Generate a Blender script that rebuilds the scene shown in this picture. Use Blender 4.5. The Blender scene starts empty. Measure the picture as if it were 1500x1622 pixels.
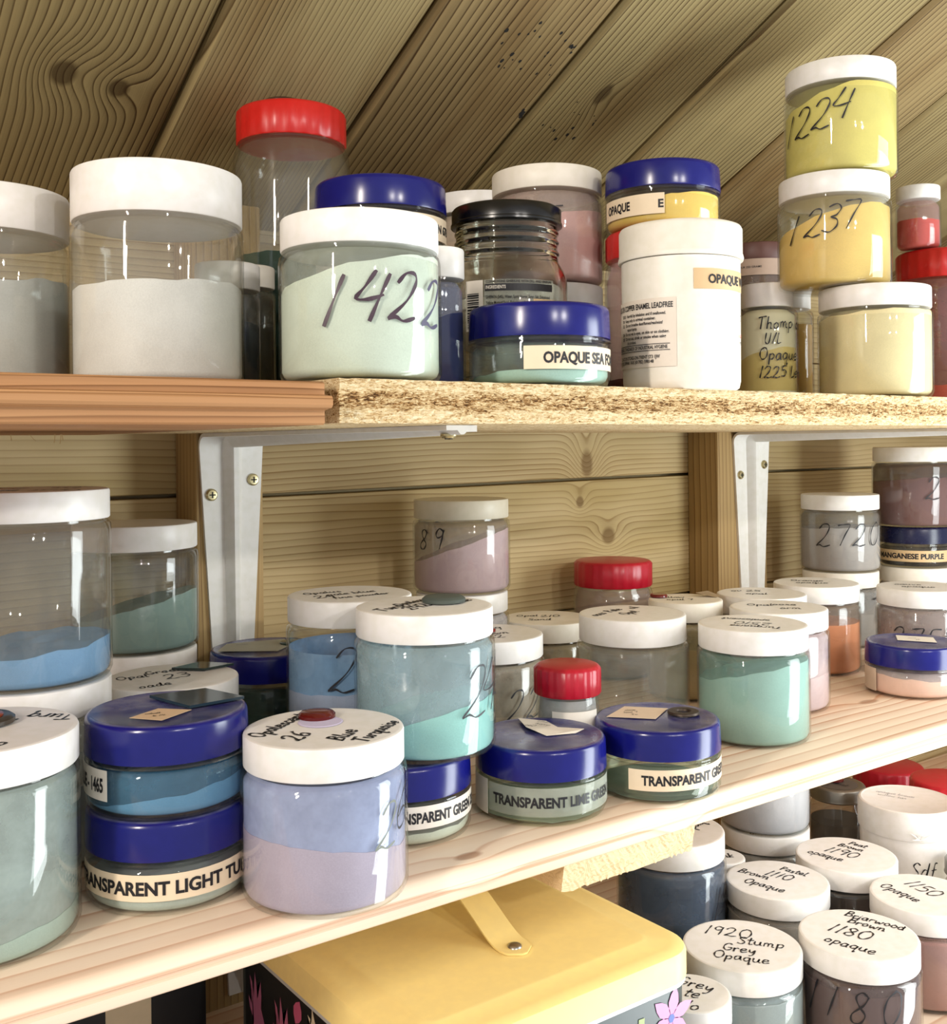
import bpy, bmesh, math, random
from mathutils import Vector, Matrix
random.seed(7)
S = bpy.context.scene
COL = S.collection
PI = math.pi

# ------------------------------------------------------------------ camera
# x runs along the shelves, y into the back wall, z up; the eye is the origin
YAW, ROLL, FPX, CY = math.radians(35.974), 0.0102, 1694.4, 704.1
cam = bpy.data.objects.new('camera', bpy.data.cameras.new('camera'))
COL.objects.link(cam)
fwd = Vector((math.sin(YAW), math.cos(YAW), 0)); rgt = Vector((math.cos(YAW), -math.sin(YAW), 0)); up = Vector((0, 0, 1))
r2 = rgt * math.cos(ROLL) + up * math.sin(ROLL) * -1
u2 = up * math.cos(ROLL) + rgt * math.sin(ROLL)
# photograph: horizon rises to the right, so the camera's right axis dips
M = Matrix((r2, u2, -fwd)).transposed().to_4x4()
cam.matrix_world = M
cam.data.sensor_width = 36; cam.data.sensor_fit = 'AUTO'
cam.data.lens = FPX / 1622 * 36
cam.data.shift_y = -(811 - CY) / 1622
cam.data.clip_start = .02
S.camera = cam

# ------------------------------------------------------------------ world, lights, exposure
S.view_settings.view_transform = 'Standard'; S.view_settings.look = 'None'
S.view_settings.gamma = 1; S.view_settings.use_curve_mapping = False
S.view_settings.exposure = 0.52
S.cycles.transparent_max_bounces = 64
S.cycles.max_bounces = 10
W = bpy.data.worlds.new('room_air'); S.world = W; W.use_nodes = True
W.node_tree.nodes['Background'].inputs[0].default_value = (.97, .98, 1.0, 1)
W.node_tree.nodes['Background'].inputs[1].default_value = .44

def area(name, loc, target, sx, sy, power, col, shape='RECTANGLE'):
    l = bpy.data.lights.new(name, 'AREA'); l.shape = shape; l.size = sx; l.size_y = sy
    l.energy = power; l.color = col
    o = bpy.data.objects.new(name, l); COL.objects.link(o); o.location = loc
    o.rotation_euler = (Vector(target) - Vector(loc)).to_track_quat('-Z', 'Y').to_euler()
    return o
area('window_daylight', (1.2, .0, -.48), (.5, .6, -.46), .36, 1.42, 13.5, (.92, .99, 1.0))
def bulb(name, loc, power, col, rad=.02):
    l = bpy.data.lights.new(name, 'POINT'); l.energy = power; l.color = col; l.shadow_soft_size = rad
    o = bpy.data.objects.new(name, l); COL.objects.link(o); o.location = loc
area('strip_lamp', (-.95, .0, .40), (.4, .6, .1), .05, .40, 9, (1.0, .90, .79))
bulb('ceiling_spot', (.05, -1.0, .45), 12, (1.0, .95, .89), .02)
bulb('ceiling_spot', (.46, -.98, .42), 12, (1.0, .95, .89), .02)

# ------------------------------------------------------------------ helpers
def lin(h):
    h = h.lstrip('#'); out = []
    for i in (0, 2, 4):
        c = int(h[i:i+2], 16) / 255
        out.append(c / 12.92 if c <= .04045 else ((c + .055) / 1.055) ** 2.4)
    return (*out, 1)

def soft(c, k):
    g = .3*c[0] + .55*c[1] + .15*c[2]
    return tuple(v + (g * 1.05 - v) * k for v in c[:3]) + (1,)

def mesh_obj(name, verts, faces, mat=None, parent=None, loc=None, smooth=None, rot=None):
    me = bpy.data.meshes.new(name); me.from_pydata(verts, [], faces); me.update()
    if smooth is not None:
        me.polygons.foreach_set('use_smooth', [True] * len(me.polygons))
        me.set_sharp_from_angle(angle=math.radians(smooth))
    if mat: me.materials.append(mat)
    o = bpy.data.objects.new(name, me); COL.objects.link(o)
    if parent: o.parent = parent
    if loc: o.location = loc
    if rot: o.rotation_euler = rot
    return o

def bm_obj(name, bm, mat=None, parent=None, loc=None, smooth=None, rot=None):
    me = bpy.data.meshes.new(name); bm.normal_update(); bm.to_mesh(me); bm.free()
    if smooth is not None:
        me.polygons.foreach_set('use_smooth', [True] * len(me.polygons))
        me.set_sharp_from_angle(angle=math.radians(smooth))
    if mat: me.materials.append(mat)
    o = bpy.data.objects.new(name, me); COL.objects.link(o)
    if parent: o.parent = parent
    if loc: o.location = loc
    if rot: o.rotation_euler = rot
    return o

def empty(name, loc, label, cat, group=None, rz=0):
    o = bpy.data.objects.new(name, None); COL.objects.link(o); o.location = loc
    o.rotation_euler = (0, 0, rz); o.empty_display_size = .02
    o['label'] = label; o['category'] = cat
    if group: o['group'] = group
    return o

def tag(o, label, cat, group=None):
    o['label'] = label; o['category'] = cat
    if group: o['group'] = group
    return o

def box_bm(x0, x1, y0, y1, z0, z1, bev=0, seg=1):
    bm = bmesh.new()
    vs = [bm.verts.new((x, y, z)) for z in (z0, z1) for y in (y0, y1) for x in (x0, x1)]
    for f in ((0,2,3,1), (4,5,7,6), (0,1,5,4), (1,3,7,5), (3,2,6,7), (2,0,4,6)):
        bm.faces.new([vs[i] for i in f])
    if bev: bmesh.ops.bevel(bm, geom=bm.edges[:], offset=bev, segments=seg, affect='EDGES', profile=.5)
    return bm

def lathe(prof, seg=64, rib=None):
    """prof: (r, z) from the bottom axis to the top axis"""
    verts = []; faces = []; rings = []
    for k, (r, z) in enumerate(prof):
        if r < 1e-6:
            rings.append([len(verts)]); verts.append((0, 0, z))
        else:
            ids = []
            for i in range(seg):
                a = 2 * PI * i / seg; q = r
                if rib and rib[0] <= k <= rib[1]: q = r + (rib[2] if (i // rib[3]) % 2 else 0)
                ids.append(len(verts)); verts.append((q * math.cos(a), q * math.sin(a), z))
            rings.append(ids)
    for a, b in zip(rings, rings[1:]):
        for i in range(seg):
            j = (i + 1) % seg
            if len(a) == 1 and len(b) > 1: faces.append((a[0], b[j], b[i]))
            elif len(b) == 1 and len(a) > 1: faces.append((a[i], a[j], b[0]))
            elif len(a) > 1: faces.append((a[i], a[j], b[j], b[i]))
    return verts, faces

# ------------------------------------------------------------------ materials
def new_mat(name):
    m = bpy.data.materials.new(name); m.use_nodes = True
    nt = m.node_tree; nt.nodes.clear()
    out = nt.nodes.new('ShaderNodeOutputMaterial')
    return m, nt, out
def N(nt, t, **kw):
    n = nt.nodes.new(t)
    for k, v in kw.items():
        if k in n.inputs: n.inputs[k].default_value = v
        else: setattr(n, k, v)
    return n
def math_node(nt, op, a, b=None):
    n = nt.nodes.new('ShaderNodeMath'); n.operation = op
    for i, v in enumerate((a, b)):
        if v is None: continue
        if isinstance(v, (int, float)): n.inputs[i].default_value = v
        else: nt.links.new(v, n.inputs[i])
    return n.outputs[0]

_cache = {}
def plastic(hexcol, rough=.3, spec=.5, grime=.0, dust=0):
    key = ('pl', hexcol, rough, grime, dust)
    if key in _cache: return _cache[key]
    m, nt, out = new_mat('plastic')
    b = N(nt, 'ShaderNodeBsdfPrincipled'); c = lin(hexcol)
    b.inputs['Roughness'].default_value = rough; b.inputs['Specular IOR Level'].default_value = spec
    tc = N(nt, 'ShaderNodeTexCoord'); no = N(nt, 'ShaderNodeTexNoise'); no.inputs['Scale'].default_value = 130
    no.inputs['Detail'].default_value = 4
    nt.links.new(tc.outputs['Object'], no.inputs['Vector'])
    r = N(nt, 'ShaderNodeValToRGB'); r.color_ramp.elements[0].position = .35; r.color_ramp.elements[1].position = .6
    k = 1 - .05 - grime
    r.color_ramp.elements[0].color = (c[0]*k, c[1]*k, c[2]*k*.97, 1); r.color_ramp.elements[1].color = c
    nt.links.new(no.outputs[0], r.inputs[0]); nt.links.new(r.outputs[0], b.inputs['Base Color'])
    if dust:     # dust settled on whatever faces up
        ge = N(nt, 'ShaderNodeNewGeometry'); sp = N(nt, 'ShaderNodeSeparateXYZ'); nt.links.new(ge.outputs['Normal'], sp.inputs[0])
        up_ = N(nt, 'ShaderNodeMapRange'); up_.inputs[1].default_value = .75; up_.inputs[2].default_value = .98; nt.links.new(sp.outputs[2], up_.inputs[0])
        n2 = N(nt, 'ShaderNodeTexNoise'); n2.inputs['Scale'].default_value = 55; n2.inputs['Detail'].default_value = 8; nt.links.new(tc.outputs['Object'], n2.inputs['Vector'])
        dm = N(nt, 'ShaderNodeMapRange'); dm.inputs[1].default_value = .32; dm.inputs[2].default_value = .7; dm.inputs[4].default_value = dust; nt.links.new(n2.outputs[0], dm.inputs[0])
        mxd = N(nt, 'ShaderNodeMix'); mxd.data_type = 'RGBA'; nt.links.new(math_node(nt, 'MULTIPLY', up_.outputs[0], dm.outputs[0]), mxd.inputs[0])
        nt.links.new(r.outputs[0], mxd.inputs[6]); mxd.inputs[7].default_value = lin('#8f8e98'); nt.links.new(mxd.outputs[2], b.inputs['Base Color'])
    mr = N(nt, 'ShaderNodeMapRange'); mr.inputs[3].default_value = rough * .85; mr.inputs[4].default_value = rough * 1.3
    nt.links.new(no.outputs[0], mr.inputs[0]); nt.links.new(mr.outputs[0], b.inputs['Roughness'])
    nt.links.new(b.outputs[0], out.inputs[0]); _cache[key] = m
    return m

def clear(tint='#fbfcfb', haze=.010, hazecol='#d8d6d0', rough=.03):
    """thin clear plastic or glass wall: lets light straight through, mirrors more at grazing angles, with a dusty haze"""
    key = ('cl', tint, haze, hazecol, rough)
    if key in _cache: return _cache[key]
    m, nt, out = new_mat('clear_plastic')
    tr = N(nt, 'ShaderNodeBsdfTransparent'); tr.inputs[0].default_value = lin(tint)
    gl = N(nt, 'ShaderNodeBsdfGlossy'); gl.inputs['Roughness'].default_value = rough
    df = N(nt, 'ShaderNodeBsdfDiffuse'); df.inputs[0].default_value = lin(hazecol)
    lw = N(nt, 'ShaderNodeLayerWeight'); lw.inputs[0].default_value = .5
    f = math_node(nt, 'POWER', lw.outputs['Facing'], 4.0)
    f = math_node(nt, 'MULTIPLY_ADD', f, .55); f.node.inputs[2].default_value = .042
    tc = N(nt, 'ShaderNodeTexCoord'); mp = N(nt, 'ShaderNodeMapping'); mp.inputs['Scale'].default_value = (60, 60, 18)
    no = N(nt, 'ShaderNodeTexNoise'); no.inputs['Scale'].default_value = 1; no.inputs['Detail'].default_value = 5
    nt.links.new(tc.outputs['Object'], mp.inputs[0]); nt.links.new(mp.outputs[0], no.inputs['Vector'])
    hz = math_node(nt, 'MULTIPLY', no.outputs[0], haze * 2)
    m1 = N(nt, 'ShaderNodeMixShader'); m2 = N(nt, 'ShaderNodeMixShader')
    nt.links.new(hz, m1.inputs[0]); nt.links.new(tr.outputs[0], m1.inputs[1]); nt.links.new(df.outputs[0], m1.inputs[2])
    nt.links.new(f, m2.inputs[0]); nt.links.new(m1.outputs[0], m2.inputs[1]); nt.links.new(gl.outputs[0], m2.inputs[2])
    bp = N(nt, 'ShaderNodeBump'); bp.inputs['Strength'].default_value = .04; bp.inputs['Distance'].default_value = .002
    nt.links.new(no.outputs[0], bp.inputs['Height']); nt.links.new(bp.outputs[0], gl.inputs['Normal'])
    nt.links.new(m2.outputs[0], out.inputs[0]); _cache[key] = m
    return m

def powder_mat(hexcol):
    key = ('po', hexcol)
    if key in _cache: return _cache[key]
    m, nt, out = new_mat('enamel_powder'); c = soft(lin(hexcol), .20)
    b = N(nt, 'ShaderNodeBsdfPrincipled'); b.inputs['Roughness'].default_value = .95; b.inputs['Specular IOR Level'].default_value = .1
    tc = N(nt, 'ShaderNodeTexCoord'); n1 = N(nt, 'ShaderNodeTexNoise'); n1.inputs['Scale'].default_value = 1400; n1.inputs['Detail'].default_value = 2
    n2 = N(nt, 'ShaderNodeTexNoise'); n2.inputs['Scale'].default_value = 45; n2.inputs['Detail'].default_value = 4
    for n in (n1, n2): nt.links.new(tc.outputs['Object'], n.inputs['Vector'])
    mx = N(nt, 'ShaderNodeMix'); mx.data_type = 'FLOAT'; mx.inputs[0].default_value = .5
    nt.links.new(n1.outputs[0], mx.inputs[2]); nt.links.new(n2.outputs[0], mx.inputs[3])
    r = N(nt, 'ShaderNodeValToRGB'); r.color_ramp.elements[0].position = .3; r.color_ramp.elements[1].position = .7
    r.color_ramp.elements[0].color = (c[0]*.86, c[1]*.86, c[2]*.86, 1)
    r.color_ramp.elements[1].color = (min(1, c[0]*1.08), min(1, c[1]*1.08), min(1, c[2]*1.08), 1)
    nt.links.new(mx.outputs[0], r.inputs[0]); nt.links.new(r.outputs[0], b.inputs['Base Color'])
    nt.links.new(b.outputs[0], out.inputs[0]); _cache[key] = m
    return m

def film_mat(hexcol, alpha):
    """powder clinging to the inside of a jar wall"""
    key = ('fi', hexcol, alpha)
    if key in _cache: return _cache[key]
    m, nt, out = new_mat('powder_film')
    tr = N(nt, 'ShaderNodeBsdfTransparent'); df = N(nt, 'ShaderNodeBsdfDiffuse'); df.inputs[0].default_value = soft(lin(hexcol), .15)
    tc = N(nt, 'ShaderNodeTexCoord'); n1 = N(nt, 'ShaderNodeTexNoise'); n1.inputs['Scale'].default_value = 38; n1.inputs['Detail'].default_value = 9; n1.inputs['Roughness'].default_value = .62
    nt.links.new(tc.outputs['Object'], n1.inputs['Vector'])
    mr = N(nt, 'ShaderNodeMapRange'); mr.inputs[1].default_value = .3; mr.inputs[2].default_value = .7
    mr.inputs[3].default_value = max(0, alpha * .55); mr.inputs[4].default_value = min(1, alpha * 1.35)
    nt.links.new(n1.outputs[0], mr.inputs[0])
    mx = N(nt, 'ShaderNodeMixShader'); nt.links.new(mr.outputs[0], mx.inputs[0])
    nt.links.new(tr.outputs[0], mx.inputs[1]); nt.links.new(df.outputs[0], mx.inputs[2])
    nt.links.new(mx.outputs[0], out.inputs[0]); _cache[key] = m
    return m

def flat(hexcol, rough=.6, metal=0, name='ink'):
    key = ('fl', hexcol, rough, metal)
    if key in _cache: return _cache[key]
    m, nt, out = new_mat(name); b = N(nt, 'ShaderNodeBsdfPrincipled')
    c = lin(hexcol); tc = N(nt, 'ShaderNodeTexCoord'); no = N(nt, 'ShaderNodeTexNoise'); no.inputs['Scale'].default_value = 160
    nt.links.new(tc.outputs['Object'], no.inputs['Vector'])
    r = N(nt, 'ShaderNodeValToRGB'); r.color_ramp.elements[0].color = (c[0]*.9, c[1]*.9, c[2]*.9, 1); r.color_ramp.elements[1].color = c
    nt.links.new(no.outputs[0], r.inputs[0]); nt.links.new(r.outputs[0], b.inputs['Base Color'])
    b.inputs['Roughness'].default_value = rough; b.inputs['Metallic'].default_value = metal
    nt.links.new(b.outputs[0], out.inputs[0]); _cache[key] = m
    return m

def wood(name, light, dark, freq, warp=.012, strength=.75, knots=(), sharp=.75, tint=None, wx=1.6, wy=9, fine=.25, rough=.6, bump=.3, coarse=.25):
    """grain along local X, rings across local Y; knots = (x, y, rx, ry) in local metres"""
    m, nt, out = new_mat(name); L = nt.links.new
    tc = N(nt, 'ShaderNodeTexCoord'); oi = N(nt, 'ShaderNodeObjectInfo')
    off = N(nt, 'ShaderNodeCombineXYZ'); L(math_node(nt, 'MULTIPLY', oi.outputs['Random'], 17.0), off.inputs[0]); L(math_node(nt, 'MULTIPLY', oi.outputs['Random'], 5.3), off.inputs[1])
    sx = N(nt, 'ShaderNodeSeparateXYZ'); L(tc.outputs['Object'], sx.inputs[0])
    def noise(sc, detail=3, rgh=.5, dist=0):
        mp = N(nt, 'ShaderNodeMapping'); mp.inputs['Scale'].default_value = sc
        ad = N(nt, 'ShaderNodeVectorMath'); ad.operation = 'ADD'; L(tc.outputs['Object'], ad.inputs[0]); L(off.outputs[0], ad.inputs[1])
        L(ad.outputs[0], mp.inputs[0])
        n = N(nt, 'ShaderNodeTexNoise'); n.inputs['Scale'].default_value = 1; n.inputs['Detail'].default_value = detail; n.inputs['Roughness'].default_value = rgh; n.inputs['Distortion'].default_value = dist
        L(mp.outputs[0], n.inputs['Vector']); return n.outputs[0]
    w1 = noise((wx, wy, wy), 3)
    y = math_node(nt, 'ADD', sx.outputs[1], math_node(nt, 'MULTIPLY', sx.outputs[2], .8))
    y = math_node(nt, 'ADD', y, math_node(nt, 'MULTIPLY', w1, warp * 8))
    w2 = noise((wx * 6, wy * 5, wy * 5), 2)
    y = math_node(nt, 'ADD', y, math_node(nt, 'MULTIPLY', w2, warp * .6))
    ph = math_node(nt, 'MULTIPLY', y, freq)
    core = None
    for (kx, ky, rx, ry) in knots:
        dx = math_node(nt, 'DIVIDE', math_node(nt, 'SUBTRACT', sx.outputs[0], kx), rx)
        dy = math_node(nt, 'DIVIDE', math_node(nt, 'SUBTRACT', sx.outputs[1], ky), ry)
        wob = math_node(nt, 'MULTIPLY', w2, .5)
        d2 = math_node(nt, 'ADD', math_node(nt, 'MULTIPLY', dx, dx), math_node(nt, 'MULTIPLY', dy, dy))
        d = math_node(nt, 'ADD', math_node(nt, 'SQRT', d2), wob)
        # rings bulge round the knot
        e = math_node(nt, 'POWER', 2.718, math_node(nt, 'MULTIPLY', d2, -.2))
        s = math_node(nt, 'MULTIPLY', e, freq * ry * 2.0)
        ph = math_node(nt, 'ADD', ph, s)
        mk = N(nt, 'ShaderNodeMapRange'); mk.inputs[1].default_value = 1.35; mk.inputs[2].default_value = .95; L(d, mk.inputs[0])
        core = mk.outputs[0] if core is None else math_node(nt, 'MAXIMUM', core, mk.outputs[0])
    fr = math_node(nt, 'FRACT', ph)
    rp = N(nt, 'ShaderNodeValToRGB'); e = rp.color_ramp.elements
    e[0].position = 0; e[0].color = (0, 0, 0, 1); e[1].position = sharp; e[1].color = (.38, .38, .38, 1)
    n3 = e.new(min(.97, sharp + .17)); n3.color = (1, 1, 1, 1); n4 = e.new(1.0); n4.color = (0, 0, 0, 1)
    L(fr, rp.inputs[0])
    f1 = noise((14, 900, 900), 2)
    big = noise((1.3, 5, 5), 3)
    g = math_node(nt, 'MULTIPLY', rp.outputs[0], strength)
    g = math_node(nt, 'MULTIPLY', g, math_node(nt, 'ADD', math_node(nt, 'MULTIPLY', big, 1.5), .25))
    g = math_node(nt, 'ADD', g, math_node(nt, 'MULTIPLY', math_node(nt, 'SUBTRACT', f1, .5), fine))
    g = math_node(nt, 'ADD', g, math_node(nt, 'MULTIPLY', math_node(nt, 'SUBTRACT', big, .5), coarse * 2))
    band = noise((.5, 34, 34), 2, .6)
    g = math_node(nt, 'MULTIPLY', g, math_node(nt, 'ADD', math_node(nt, 'MULTIPLY', band, 1.9), .05))
    g = math_node(nt, 'ADD', g, math_node(nt, 'MULTIPLY', math_node(nt, 'SUBTRACT', oi.outputs['Random'], .5), coarse * .7))
    mx = N(nt, 'ShaderNodeMix'); mx.data_type = 'RGBA'; mx.clamp_factor = True
    L(g, mx.inputs[0]); mx.inputs[6].default_value = lin(light); mx.inputs[7].default_value = lin(dark)
    col = mx.outputs[2]
    if tint:
        t = noise((2.2, 10, 10), 3, .6); tr = N(nt, 'ShaderNodeMapRange'); tr.inputs[1].default_value = .5; tr.inputs[2].default_value = .72; tr.inputs[4].default_value = .7; L(t, tr.inputs[0])
        m3 = N(nt, 'ShaderNodeMix'); m3.data_type = 'RGBA'; L(tr.outputs[0], m3.inputs[0]); L(col, m3.inputs[6]); m3.inputs[7].default_value = lin(tint); m3.blend_type = 'MULTIPLY'; col = m3.outputs[2]
    if core is not None:
        kc = N(nt, 'ShaderNodeMix'); kc.data_type = 'RGBA'; L(math_node(nt, 'MULTIPLY', core, .72), kc.inputs[0]); L(col, kc.inputs[6])
        d = lin(dark); kc.inputs[7].default_value = (d[0]*.6, d[1]*.55, d[2]*.5, 1); col = kc.outputs[2]
    b = N(nt, 'ShaderNodeBsdfPrincipled'); b.inputs['Roughness'].default_value = rough; b.inputs['Specular IOR Level'].default_value = .25
    L(col, b.inputs['Base Color'])
    bp = N(nt, 'ShaderNodeBump'); bp.inputs['Strength'].default_value = bump; bp.inputs['Distance'].default_value = .0015; bp.invert = True
    L(g, bp.inputs['Height']); L(bp.outputs[0], b.inputs['Normal'])
    L(b.outputs[0], out.inputs[0])
    return m

def chipboard():
    m, nt, out = new_mat('strand_board'); L = nt.links.new
    tc = N(nt, 'ShaderNodeTexCoord'); sx = N(nt, 'ShaderNodeSeparateXYZ'); L(tc.outputs['Object'], sx.inputs[0])
    def noise(sc, d=4, r=.6, di=0):
        mp = N(nt, 'ShaderNodeMapping'); mp.inputs['Scale'].default_value = sc; L(tc.outputs['Object'], mp.inputs[0])
        n = N(nt, 'ShaderNodeTexNoise'); n.inputs['Scale'].default_value = 1; n.inputs['Detail'].default_value = d; n.inputs['Roughness'].default_value = r; n.inputs['Distortion'].default_value = di
        L(mp.outputs[0], n.inputs['Vector']); return n.outputs[0]
    a = noise((260, 600, 1100), 5, .7, 1.0); c = noise((60, 120, 460), 3, .5, .8)
    # the core layer is coarser and darker than the two faces
    zm = math_node(nt, 'ABSOLUTE', math_node(nt, 'SUBTRACT', sx.outputs[2], .0005))
    cr = N(nt, 'ShaderNodeMapRange'); cr.inputs[1].default_value = .0062; cr.inputs[2].default_value = .0028; L(zm, cr.inputs[0])
    v = math_node(nt, 'ADD', math_node(nt, 'MULTIPLY', a, .75), math_node(nt, 'MULTIPLY', c, .25))
    v = math_node(nt, 'SUBTRACT', v, math_node(nt, 'MULTIPLY', cr.outputs[0], .075))
    r = N(nt, 'ShaderNodeValToRGB'); e = r.color_ramp.elements
    e[0].position = .35; e[0].color = lin('#4a2f16'); e[1].position = .62; e[1].color = lin('#f3e2be')
    q = e.new(.41); q.color = lin('#a87d4a'); q = e.new(.475); q.color = lin('#dcc190')
    L(v, r.inputs[0])
    b = N(nt, 'ShaderNodeBsdfPrincipled'); b.inputs['Roughness'].default_value = .8; b.inputs['Specular IOR Level'].default_value = .15
    L(r.outputs[0], b.inputs['Base Color'])
    bp = N(nt, 'ShaderNodeBump'); bp.inputs['Strength'].default_value = .8; bp.inputs['Distance'].default_value = .002
    L(v, bp.inputs['Height']); L(bp.outputs[0], b.inputs['Normal']); L(b.outputs[0], out.inputs[0])
    return m

M_WHITE = plastic('#efece8', .33); M_CREAM = plastic('#f0e9dc', .4)
M_BLUE = plastic('#10136a', .20, .5, .0, .62); M_RED = plastic('#c4201b', .3); M_DKRED = plastic('#b3122a', .3)
M_BLACK = plastic('#131212', .22); M_INK = flat('#16141a', .5); M_INKP = flat('#35182c', .45)
M_CLEAR = clear(); M_GREENISH = clear('#f5f9f2', .02)
M_GLASS, _nt, _o = new_mat('jar_glass')
_gl = N(_nt, 'ShaderNodeBsdfGlass'); _gl.inputs['Color'].default_value = (.965, .98, .95, 1); _gl.inputs['Roughness'].default_value = 0; _gl.inputs['IOR'].default_value = 1.5
_nt.links.new(_gl.outputs[0], _o.inputs[0])
M_LABEL = flat('#f0dcbd', .55, name='paper'); M_LABELW = flat('#efe6d8', .55, name='paper'); M_LABELB = flat('#d9b98a', .55, name='paper')
M_LABELC = film_mat('#c9cdbd', .25)
M_METAL = flat('#a9a7a2', .32, 1, name='metal'); M_DARKMETAL = flat('#4a4038', .45, .8, name='metal')

# ------------------------------------------------------------------ pen strokes and printing
G = {}
def _g(s):
    for line in s.strip().splitlines():
        ch, w, st = line.split(' ', 2)
        G[ch] = (float(w), [[tuple(float(q) for q in p.split(',')) for p in t.split()] for t in st.split('/')])
_g('''
0 .62 .34,1 .1,.8 .04,.4 .18,.03 .42,.05 .58,.45 .52,.85 .34,1 .28,.98
1 .3 .22,1 .16,.6 .08,0
2 .66 .06,.78 .2,.98 .42,.98 .5,.78 .36,.4 .04,.02 .2,.06 .4,-.02 .66,.06
3 .58 .06,.9 .3,1 .48,.84 .38,.6 .2,.54 .44,.44 .5,.2 .3,0 .02,.08
4 .66 .3,1 .16,.66 .04,.42 .3,.4 .6,.5/.62,.94 .54,.5 .46,-.04
5 .56 .54,.98 .16,.96 .1,.6 .36,.62 .5,.36 .38,.06 .04,.04
6 .56 .42,1 .16,.7 .06,.3 .2,.02 .44,.1 .48,.36 .3,.46 .1,.3
7 .58 .04,.94 .3,.98 .56,.96 .42,.5 .3,0
8 .56 .46,.86 .26,1 .1,.84 .24,.56 .46,.3 .36,.04 .12,.06 .08,.3 .36,.6 .46,.86
9 .54 .46,.86 .24,1 .08,.74 .2,.54 .42,.66 .48,.94 .44,.5 .36,0
a .5 .4,.52 .16,.54 .04,.24 .14,.02 .34,.16 .42,.52 .42,.12 .5,.02
b .46 .08,1 .06,.5 .06,.04 .3,.02 .42,.26 .3,.48 .08,.36
c .44 .4,.46 .2,.54 .04,.28 .16,.02 .42,.12
d .5 .42,.46 .18,.54 .04,.24 .16,.02 .36,.16 .44,1 .42,.1 .5,.02
e .46 .06,.26 .36,.32 .34,.52 .14,.5 .04,.22 .18,0 .44,.12
f .36 .36,.96 .2,.94 .16,.5 .12,-.1/.02,.5 .34,.54
g .48 .4,.5 .16,.54 .04,.26 .18,.06 .38,.2 .42,.5 .38,-.2 .2,-.4 .04,-.28
h .48 .1,1 .06,.02/.07,.36 .24,.52 .36,.4 .36,.04 .46,.02
i .2 .1,.5 .08,.04 .18,.02/.12,.72 .13,.74
k .44 .1,1 .06,0/.4,.52 .08,.24 .42,.02
l .24 .14,1 .08,.3 .12,.02 .24,.04
m .72 .06,.5 .06,.02/.07,.36 .22,.52 .32,.38 .32,.02/.33,.36 .48,.52 .58,.38 .58,.04 .7,.02
n .48 .06,.5 .06,.02/.07,.34 .24,.52 .36,.4 .36,.04 .46,.04
o .46 .24,.52 .06,.34 .1,.06 .3,.02 .42,.24 .34,.46 .22,.52
p .48 .08,.5 .06,-.4/.08,.4 .28,.54 .44,.34 .32,.06 .1,.06
q .5 .4,.5 .16,.54 .04,.26 .18,.04 .38,.2 .42,.52 .42,-.38 .52,-.28
r .36 .06,.5 .07,.02/.08,.34 .2,.5 .34,.48
s .38 .34,.48 .14,.5 .1,.36 .32,.2 .24,.02 .04,.06
t .34 .18,.9 .14,.3 .18,.02 .32,.06/.02,.58 .34,.62
u .52 .06,.52 .06,.14 .2,.02 .36,.16 .4,.52 .4,.1 .5,.02
v .44 .04,.5 .2,.02 .4,.52
w .66 .04,.5 .14,.04 .32,.4 .46,.04 .62,.52
x .4 .04,.5 .38,.02/.38,.5 .04,.02
y .46 .06,.52 .1,.2 .26,.14 .42,.5 .36,-.2 .16,-.38
z .4 .06,.5 .36,.48 .06,.04 .4,.06
B .58 .12,1 .08,0/.1,.96 .42,.98 .42,.66 .14,.52 .48,.44 .46,.08 .08,.02
G .6 .5,.86 .3,1 .08,.7 .06,.3 .26,.02 .5,.14 .54,.4 .32,.42
L .46 .12,1 .08,.02 .44,.06
O .7 .36,1 .1,.8 .06,.36 .26,.02 .54,.14 .62,.6 .48,.94 .3,.98
P .54 .12,1 .1,0/.08,.92 .36,1 .5,.8 .34,.54 .12,.5
S .52 .48,.86 .28,1 .1,.8 .28,.54 .46,.3 .3,.02 .04,.1
T .62 .3,.96 .24,0/.02,.9 .3,.98 .62,1
U .6 .1,1 .06,.3 .2,.02 .42,.1 .52,1
W .86 .04,1 .2,.02 .42,.7 .6,.02 .82,1
- .4 .06,.4 .34,.42
/ .34 .04,-.02 .32,1
. .16 .06,.02 .08,.06
''')

def smooth_pts(p, n=4):
    if len(p) < 3: return p
    q = [p[0]] + list(p) + [p[-1]]; out = []
    for i in range(1, len(q) - 2):
        a, b, c, d = q[i-1], q[i], q[i+1], q[i+2]
        for k in range(n):
            t = k / n; t2, t3 = t*t, t*t*t
            out.append(tuple(.5 * (2*b[j] + (c[j]-a[j])*t + (2*a[j]-5*b[j]+4*c[j]-d[j])*t2 + (3*b[j]-a[j]-3*c[j]+d[j])*t3) for j in (0, 1)))
    out.append(p[-1]); return out

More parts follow.
